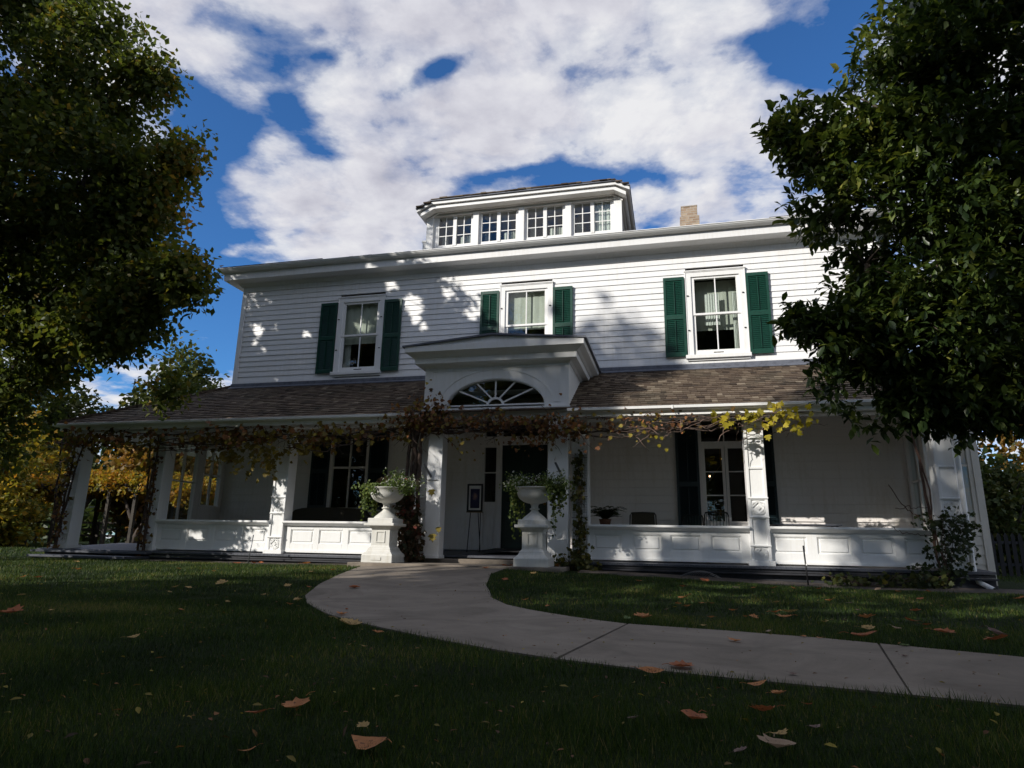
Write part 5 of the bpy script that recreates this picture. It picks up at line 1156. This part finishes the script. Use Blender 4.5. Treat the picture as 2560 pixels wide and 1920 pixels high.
for _ in range(46):
    a=random.uniform(0,6.28); L=random.uniform(.25,.5); up=random.uniform(.3,1.2)
    for i in range(12):
        t=i/11; q=(-1.38+math.cos(a)*L*t*.9,13.5+math.sin(a)*L*t*.7,.56+L*up*(t-.7*t*t)*1.3)
        for s in (-1,1): P.append(q); A.append((-s*math.sin(a),s*math.cos(a),.1))
P=np.array(P);A=np.array(A); n=len(P); parent_keep(scatter('foliage',T_SIMPLE[0],T_SIMPLE[1],P,A,np.tile([0,0,1.],(n,1))+rdir(n)*.3,.085,np.clip(.1+.1*rng.normal(size=n),0,1),GRNT),r)
# chandelier inside
r=empty('chandelier',(1.1,16.6,2.6)); tag(r,'small chandelier with lit bulbs seen through the french doors','chandelier'); mb=MB(); mb.tube([(1.1,16.6,2.98),(1.1,16.6,2.0)],.01,5)
bul=[(.83,16.5,1.72),(1.15,16.6,2.15),(1.18,16.6,1.72)]
for b in bul: mb.tube([(1.1,16.6,2.0),(b[0],b[1],b[2]-.12),(b[0],b[1],b[2]-.03)],.008,5)
parent_keep(mb.build('frame',GOLD),r)
bm_,nn_,bb=mat('lit_bulb'); bb.inputs['Emission Color'].default_value=(1,.55,.25,1); bb.inputs['Emission Strength'].default_value=6
for b in bul: mb=MB(); mb.lathe([(0,-.022),(.018,-.012),(.022,0),(.015,.015),(0,.025)],b,10); parent_keep(mb.build('bulb',bm_,smooth=True),r)
# stakes, wire mesh
mb=MB(); mb.tube([(-8.38,12.0,-.5),(-8.32,12.0,.12)],.011,8); tag(mb.build('metal_stake',STEEL,smooth=True),'thin leaning metal stake in the bed before the left railing','stake')
mb=MB(); mb.tube([(2.06,12.0,-.6),(2.03,12.0,.1)],.013,8); mb.tube([(2.055,12.0,-.22),(2.052,12.0,-.19)],.016,8,1); tag(mb.build('metal_stake',[IRON,TRIM],smooth=True),'dark upright stake with a white band before the right railing','stake')
mb=MB()
def msh(u,v): return (-.15+1.1*u+.05*math.sin(v*6),12.15+.35*v,-.55+.2*math.sin(math.pi*min(1,u*1.15))*(.6+.4*math.sin(v*3+1))+.0)
for i in range(30): mb.tube([msh(i/29,j/6) for j in range(7)],.0018,3,cap=False)
for j in range(14): mb.tube([msh(i/18,j/13) for i in range(19)],.0018,3,cap=False)
tag(mb.build('chicken_wire',STEEL),'crumpled sheet of wire mesh lying in the bed below the railing','wire mesh')

# ------------------------------------------------------------------ garden structures beyond
WOODG=simple('weathered_wood',(.045,.038,.03),.9,.3,6,bump=.4)
r=empty('pergola',(-25,25.5,-.45)); tag(r,'timber pergola smothered in golden vine beyond the left porch end','pergola')
for x in (-28.4,-27,-25.6,-24.2,-22.8,-21.4):
    for y in (24.2,26.4): mb=MB(); mb.box(x-.07,x+.07,y-.07,y+.07,-.5,2.0); parent_keep(mb.build('post',WOODG),r)
mb=MB(); mb.box(-28.8,-21,24.1,24.3,2.0,2.15); mb.box(-28.8,-21,26.3,26.5,2.0,2.15)
for i in range(16): x=-28.6+.5*i; mb.box(x,x+.06,23.8,26.8,2.16,2.3)
parent_keep(mb.build('roof_beams',WOODG),r)
v=empty('pergola_vine',(-24.5,25.3,-.45)); tag(v,'golden vine covering the top of the pergola','vine')
mb=MB(); 
for x in (-26.8,-23.4): limb(mb,(x,24.6,-.6),(x+1.2,24.9,2.2),.2,.09,.2); limb(mb,(x+.3,24.7,.6),(x-.8,24.9,2.2),.1,.05,.2)
parent_keep(mb.build('stem',BARK,smooth=True),v)
es=[(-28.2+1.3*i,25.2,2.2+.2*math.sin(i*1.8)+(.3 if i in(2,3) else 0),1.0,1.8,.62) for i in range(7)]
cr,_p=crown('foliage',es,3000,9,.16,YELT,None,T_SIMPLE,spray_r=.25,gap=.5,tintb=.72,seedo=5); parent_keep(cr,v)
r=empty('rail_fence',(-26,28,-.45)); tag(r,'low wooden rail fence behind the pergola','fence')
for i in range(12): x=-36+1.9*i; mb=MB(); mb.box(x-.06,x+.06,27.94,28.06,-.5,.8); parent_keep(mb.build('post',WOODG),r)
for z in (.05,.35,.68): mb=MB(); mb.box(-36,-15,27.9,27.935,z,z+.1); parent_keep(mb.build('rail',WOODG),r)
r=empty('picket_fence',(8,20,-.5)); tag(r,'dark picket fence at the far right behind the sunroom','fence')
for i in range(44): x=6.0+.16*i; mb=MB(); mb.add([(x,19.98,-.5),(x+.09,19.98,-.5),(x+.09,19.98,.5),(x+.045,19.98,.58),(x,19.98,.5),(x,20,-.5),(x+.09,20,-.5),(x+.09,20,.5),(x+.045,20,.58),(x,20,.5)],[(0,1,2,3,4),(9,8,7,6,5),(0,5,6,1),(1,6,7,2),(2,7,8,3),(3,8,9,4),(4,9,5,0)]); parent_keep(mb.build('picket',BLKW),r)
for z in (-.25,.3): mb=MB(); mb.box(6,13.1,20.003,20.04,z,z+.07); parent_keep(mb.build('rail',DARKW),r)

# ------------------------------------------------------------------ fallen leaves
def fallmat(name,c1,c2):
    m,n,b=mat(name); P=geo_pos(n); tc=n.new('ShaderNodeTexCoord')
    c=n.ramp(n.noise(tc.outputs['Object'],3.5,5,.7),[(.3,c1),(.7,c2)]); c=n.mix(n.ramp(n.noise(tc.outputs['Object'],9,3),[(.6,(0,0,0)),(.68,(1,1,1))]),c,tuple(v*.35 for v in c1))
    n.link(c,b.inputs['Base Color']); b.inputs['Roughness'].default_value=.65
    tr=n.new('ShaderNodeBsdfTranslucent'); n.link(c,tr.inputs[0]); mx=n.new('ShaderNodeMixShader'); mx.inputs[0].default_value=.25
    n.link(b.outputs[0],mx.inputs[1]); n.link(tr.outputs[0],mx.inputs[2]); n.link(mx.outputs[0],n.n['Material Output'].inputs[0]); return m
FM={'r':fallmat('russet_leaf',(.30,.08,.028),(.46,.15,.05)),'o':fallmat('orange_leaf',(.42,.15,.045),(.6,.25,.08)),'y':fallmat('ochre_leaf',(.38,.24,.08),(.55,.36,.13)),'d':fallmat('dull_brown_leaf',(.14,.09,.075),(.25,.16,.13)),'t':fallmat('tan_leaf',(.34,.22,.14),(.44,.31,.21)),'g':fallmat('green_leaf',(.08,.14,.04),(.16,.22,.06))}
FN={'r':'russet','o':'orange-brown','y':'ochre','d':'dull brown','t':'pale tan','g':'green'}
def fall_mesh(kind,seed,m):
    rr=random.Random(seed); mb=MB()
    if kind=='maple': out=[(-.5,0),(-.34,.12),(-.42,.34),(-.24,.26),(-.16,.52),(.0,.36),(.14,.46),(.13,.22),(.3,.27),(.28,.12),(.58,0),(.28,-.12),(.3,-.27),(.13,-.22),(.14,-.46),(.0,-.36),(-.16,-.52),(-.24,-.26),(-.42,-.34),(-.34,-.12)]
    else: out=[(-.5,0),(-.38,.16),(-.15,.28),(.1,.27),(.32,.16),(.55,.0),(.32,-.16),(.1,-.27),(-.15,-.28),(-.38,-.16)]
    if kind=='maple': out=[(x*(.88 if x*x+y*y>.17 else 1.12),y*(.88 if x*x+y*y>.17 else 1.12)) for x,y in out]
    out=[(x*rr.uniform(.88,1.1),y*rr.uniform(.88,1.1)) for x,y in out]
    cu=rr.uniform(.3,.9); tw=rr.uniform(-.5,.5); fo=rr.uniform(.15,.7)
    def z(x,y): return .05+cu*(x*x)*.7+fo*abs(y)*.5+tw*x*y-.05*math.cos(7*x)*.3
    rings=[1,.66,.33]; vs=[];fs=[]; n=len(out)
    for k in rings:
        for (x,y) in out: xx=x*k+.02; yy=y*k; vs.append((xx,yy,z(xx,yy)+rr.uniform(-.012,.012)))
    vs.append((.02,0,z(.02,0)-.02)); c=len(vs)-1
    for k in range(2):
        for i in range(n): j=(i+1)%n; fs.append((k*n+i,k*n+j,(k+1)*n+j,(k+1)*n+i))
    for i in range(n): fs.append((2*n+i,2*n+(i+1)%n,c))
    mb.add(vs,fs); mb.tube([(-.48,0,z(-.48,0)),(-.62,.03,z(-.48,0)+.05),(-.8,.1,z(-.48,0)+.02)],[.012,.01,.008],4,cap=False)
    me_o=mb.build('fallen_leaf',m,smooth=True); return me_o
protos={}
LV=[(-5.0, 4.26, 0.151, 'r'), (-3.19, 3.53, 0.062, 'y'), (-1.35, 2.31, 0.087, 'o'), (-1.43, 2.19, 0.052, 'r'), (-0.89, 1.96, 0.101, 'o'), (-1.01, 2.15, 0.024, 'y'), (-2.32, 4.6, 0.147, 'y'), (-1.95, 4.28, 0.07, 'o'), (-2.75, 5.3, 0.107, 'o'), (-3.68, 6.15, 0.138, 'y'), (-3.54, 5.78, 0.076, 'o'), (-4.68, 7.56, 0.1, 'y'), (-4.37, 7.52, 0.07, 'r'), (-3.88, 7.75, 0.128, 'r'), (-2.91, 5.69, 0.037, 'r'), (-5.64, 7.59, 0.162, 'y'), (-5.78, 6.94, 0.088, 'y'), (-5.59, 6.92, 0.081, 'y'), (-5.41, 6.41, 0.051, 'y'), (-4.18, 5.75, 0.066, 'y'), (-4.31, 6.51, 0.069, 'y'), (-4.08, 5.0, 0.055, 'o'), (-6.41, 5.54, 0.081, 'y'), (-8.63, 7.43, 0.088, 'o'), (-8.4, 7.44, 0.1, 'r'), (-10.99, 10.5, 0.096, 'y'), (-9.26, 8.88, 0.103, 'o'), (-8.06, 9.68, 0.085, 'o'), (-7.14, 9.37, 0.073, 'y'), (-8.35, 11.63, 0.136, 'r'), (-8.22, 12.85, 0.108, 'r'), (-8.4, 13.99, 0.117, 'r'), (-5.58, 10.31, 0.085, 'r'), (-5.65, 9.75, 0.081, 'y'), (-1.77, 3.71, 0.043, 'y'), (-3.21, 11.25, 0.119, 'r'), (-3.0, 11.93, 0.23, 'r'), (-2.42, 9.5, 0.116, 'r'), (-7.19, 21.85, 0.219, 'o'), (-1.2, 1.82, 0.013, 'o'), (-4.93, 4.55, 0.026, 'y'), (-3.54, 8.37, 0.055, 'y'), (-0.15, 3.45, 0.087, 'o'), (0.0, 3.72, 0.113, 'r'), (0.32, 3.31, 0.066, 'o'), (0.39, 3.15, 0.063, 'o'), (0.47, 2.98, 0.045, 'r'), (0.29, 2.8, 0.077, 'r'), (0.03, 2.59, 0.121, 'r'), (0.43, 2.61, 0.047, 'd'), (-0.17, 2.54, 0.04, 'd'), (0.3, 2.48, 0.052, 'y'), (0.27, 2.32, 0.091, 't'), (0.35, 4.87, 0.08, 'o'), (1.26, 5.4, 0.139, 'r'), (-0.3, 5.96, 0.137, 'o'), (-1.57, 7.1, 0.073, 'o'), (-1.24, 6.58, 0.049, 'o'), (-0.56, 10.1, 0.094, 'o'), (0.05, 7.97, 0.117, 'o'), (-0.01, 7.3, 0.071, 'o'), (0.08, 7.09, 0.069, 'o'), (0.22, 7.49, 0.073, 'o'), (0.33, 7.51, 0.063, 'r'), (-0.12, 6.7, 0.066, 'd'), (0.49, 6.89, 0.084, 'o'), (0.26, 6.24, 0.064, 'o'), (0.63, 6.39, 0.091, 'o'), (0.56, 6.42, 0.053, 'o'), (1.01, 6.96, 0.153, 'y'), (0.89, 6.5, 0.143, 'o'), (0.88, 6.92, 0.087, 'r'), (1.03, 7.96, 0.08, 'y'), (1.68, 8.55, 0.119, 'o'), (1.84, 8.34, 0.077, 'd'), (1.62, 6.77, 0.155, 'o'), (1.42, 5.92, 0.108, 'y'), (1.65, 6.03, 0.082, 't'), (2.31, 7.73, 0.116, 'r'), (1.96, 6.71, 0.111, 'r'), (1.99, 6.41, 0.086, 'r'), (1.94, 5.9, 0.158, 'r'), (2.9, 9.47, 0.086, 'r'), (2.16, 5.59, 0.155, 'r'), (2.31, 5.95, 0.156, 'd'), (1.19, 6.31, 0.078, 'y'), (1.39, 6.54, 0.052, 'd'), (0.85, 5.31, 0.046, 'o'), (0.95, 5.28, 0.046, 'o'), (0.18, 5.63, 0.04, 'y'), (0.63, 5.44, 0.026, 't'), (4.29, 10.22, 0.15, 'o'), (1.43, 5.09, 0.061, 'g'), (-0.43, 5.91, 0.068, 'g'), (2.89, 11.26, 0.121, 't'), (1.74, 7.56, 0.046, 'd'), (-2.25, 10.7, 0.111, 'y'), (3.08, 10.96, 0.084, 'r'), (3.55, 11.21, 0.081, 'r'), (0.05, 9.55, 0.094, 'r'), (0.39, 11.03, 0.144, 'r'), (0.76, 9.88, 0.083, 'd'), (1.01, 10.05, 0.058, 'o'), (1.29, 10.24, 0.085, 'r'), (1.59, 10.42, 0.085, 'r'), (1.97, 10.71, 0.087, 'r'), (0.16, 2.25, 0.026, 'd'), (1.28, 4.58, 0.038, 'd'), (0.53, 3.71, 0.046, 'd')]
extra=random.Random(5)
big={4:'large curled orange-brown leaf lying on the grass at the bottom centre-left edge',2:'star-shaped orange maple leaf on the dark grass left of the path bottom',3:'small folded russet leaf beside the star-shaped one on the dark grass',48:'large russet oak-like leaf standing on the dark grass below the path',52:'pale tan maple leaf at the very bottom right of centre',51:'ochre star-shaped leaf just above the pale tan one',54:'upright russet leaf on the far edge of the path at the right',53:'orange-brown curled leaf lying alone on the middle path slab',0:'russet maple leaf at the far left of the dark lawn',1:'bright ochre leaf alone on the dark lawn at the left',6:'broad ochre leaf on the grass touching the lower path edge',42:'domed orange leaf on the grass just below the path joint',43:'russet maple leaf tucked in the grass edge right of the path joint',55:'orange-brown leaf at the upper end of the path joint',13:'russet leaf lying on the path near its left bend',36:'russet leaf at the foot of the right pedestal',7:'orange leaf just inside the lawn below the path bend',44:'orange three-pointed leaf on the grass below the right path slab',47:'long russet leaf lying flat on the grass at lower right'}
for i,(x,y,s,c) in enumerate(LV):
    if y>12.4: y=12.2
    kind='oval' if i in (48,54,3,42,53,77) or i%5==4 else 'maple'
    key=(kind,c,i%7 if i not in big else i)
    if key not in protos: o=fall_mesh(kind,i*13+5,FM[c]); protos[key]=o
    else: o=protos[key].copy(); COL.objects.link(o)
    s=max(.045,min(s,.17)); onp=bool(in_path(np.array([x]),np.array([y]))[0])
    o.scale=(s*(1.35 if i in big else 1.1),)*3; g_=float(gz(x,y)); o.location=(x,y,g_+(.013 if onp else .022)); o.rotation_euler=(random.uniform(-.25,.25) if not onp else 0,random.uniform(-.25,.25) if not onp else 0,random.uniform(0,6.28))
    if i in big: tag(o,big[i],'fallen leaf','fallen leaves')
    else:
        zone='on the concrete path' if onp else 'on the sunlit lawn left of the path' if x<-5 and y>7 else 'on the dark lawn left of the path' if x<-2 and y<8 else 'in the bed below the right railing' if y>9.5 and x>-1.8 else 'near the foot of the portico' if y>9.5 else 'on the near lawn below the path' if y<4.2 else 'on the lawn between the path and the right railing'
        tag(o,f'small {FN[c]} fallen leaf {zone}','fallen leaf',f'{FN[c]} fallen leaves {zone}')

# small litter nobody could count: leaf crumbs, twigs and seeds on the lawn and path
n=1500; yy=1.3+11*rng.random(n)**1.2; xx=-1.2*yy-.3+(1.8*yy+1)*rng.random(n)
P=np.stack([xx,yy,gz(xx,yy)+.013+.012*(~in_path(xx,yy))],1); ax=rdir(n); ax[:,2]*=.25; nm=rdir(n)*.4+np.array([0,0,1.])
o=scatter('leaf_litter',T_OVAL[0],T_OVAL[1],P,ax,nm,.012+.03*rng.random(n)**2,rng.random(n),VINEL); tag(o,'scattered crumbs of dry leaves over the lawn and path','litter',kind='stuff')
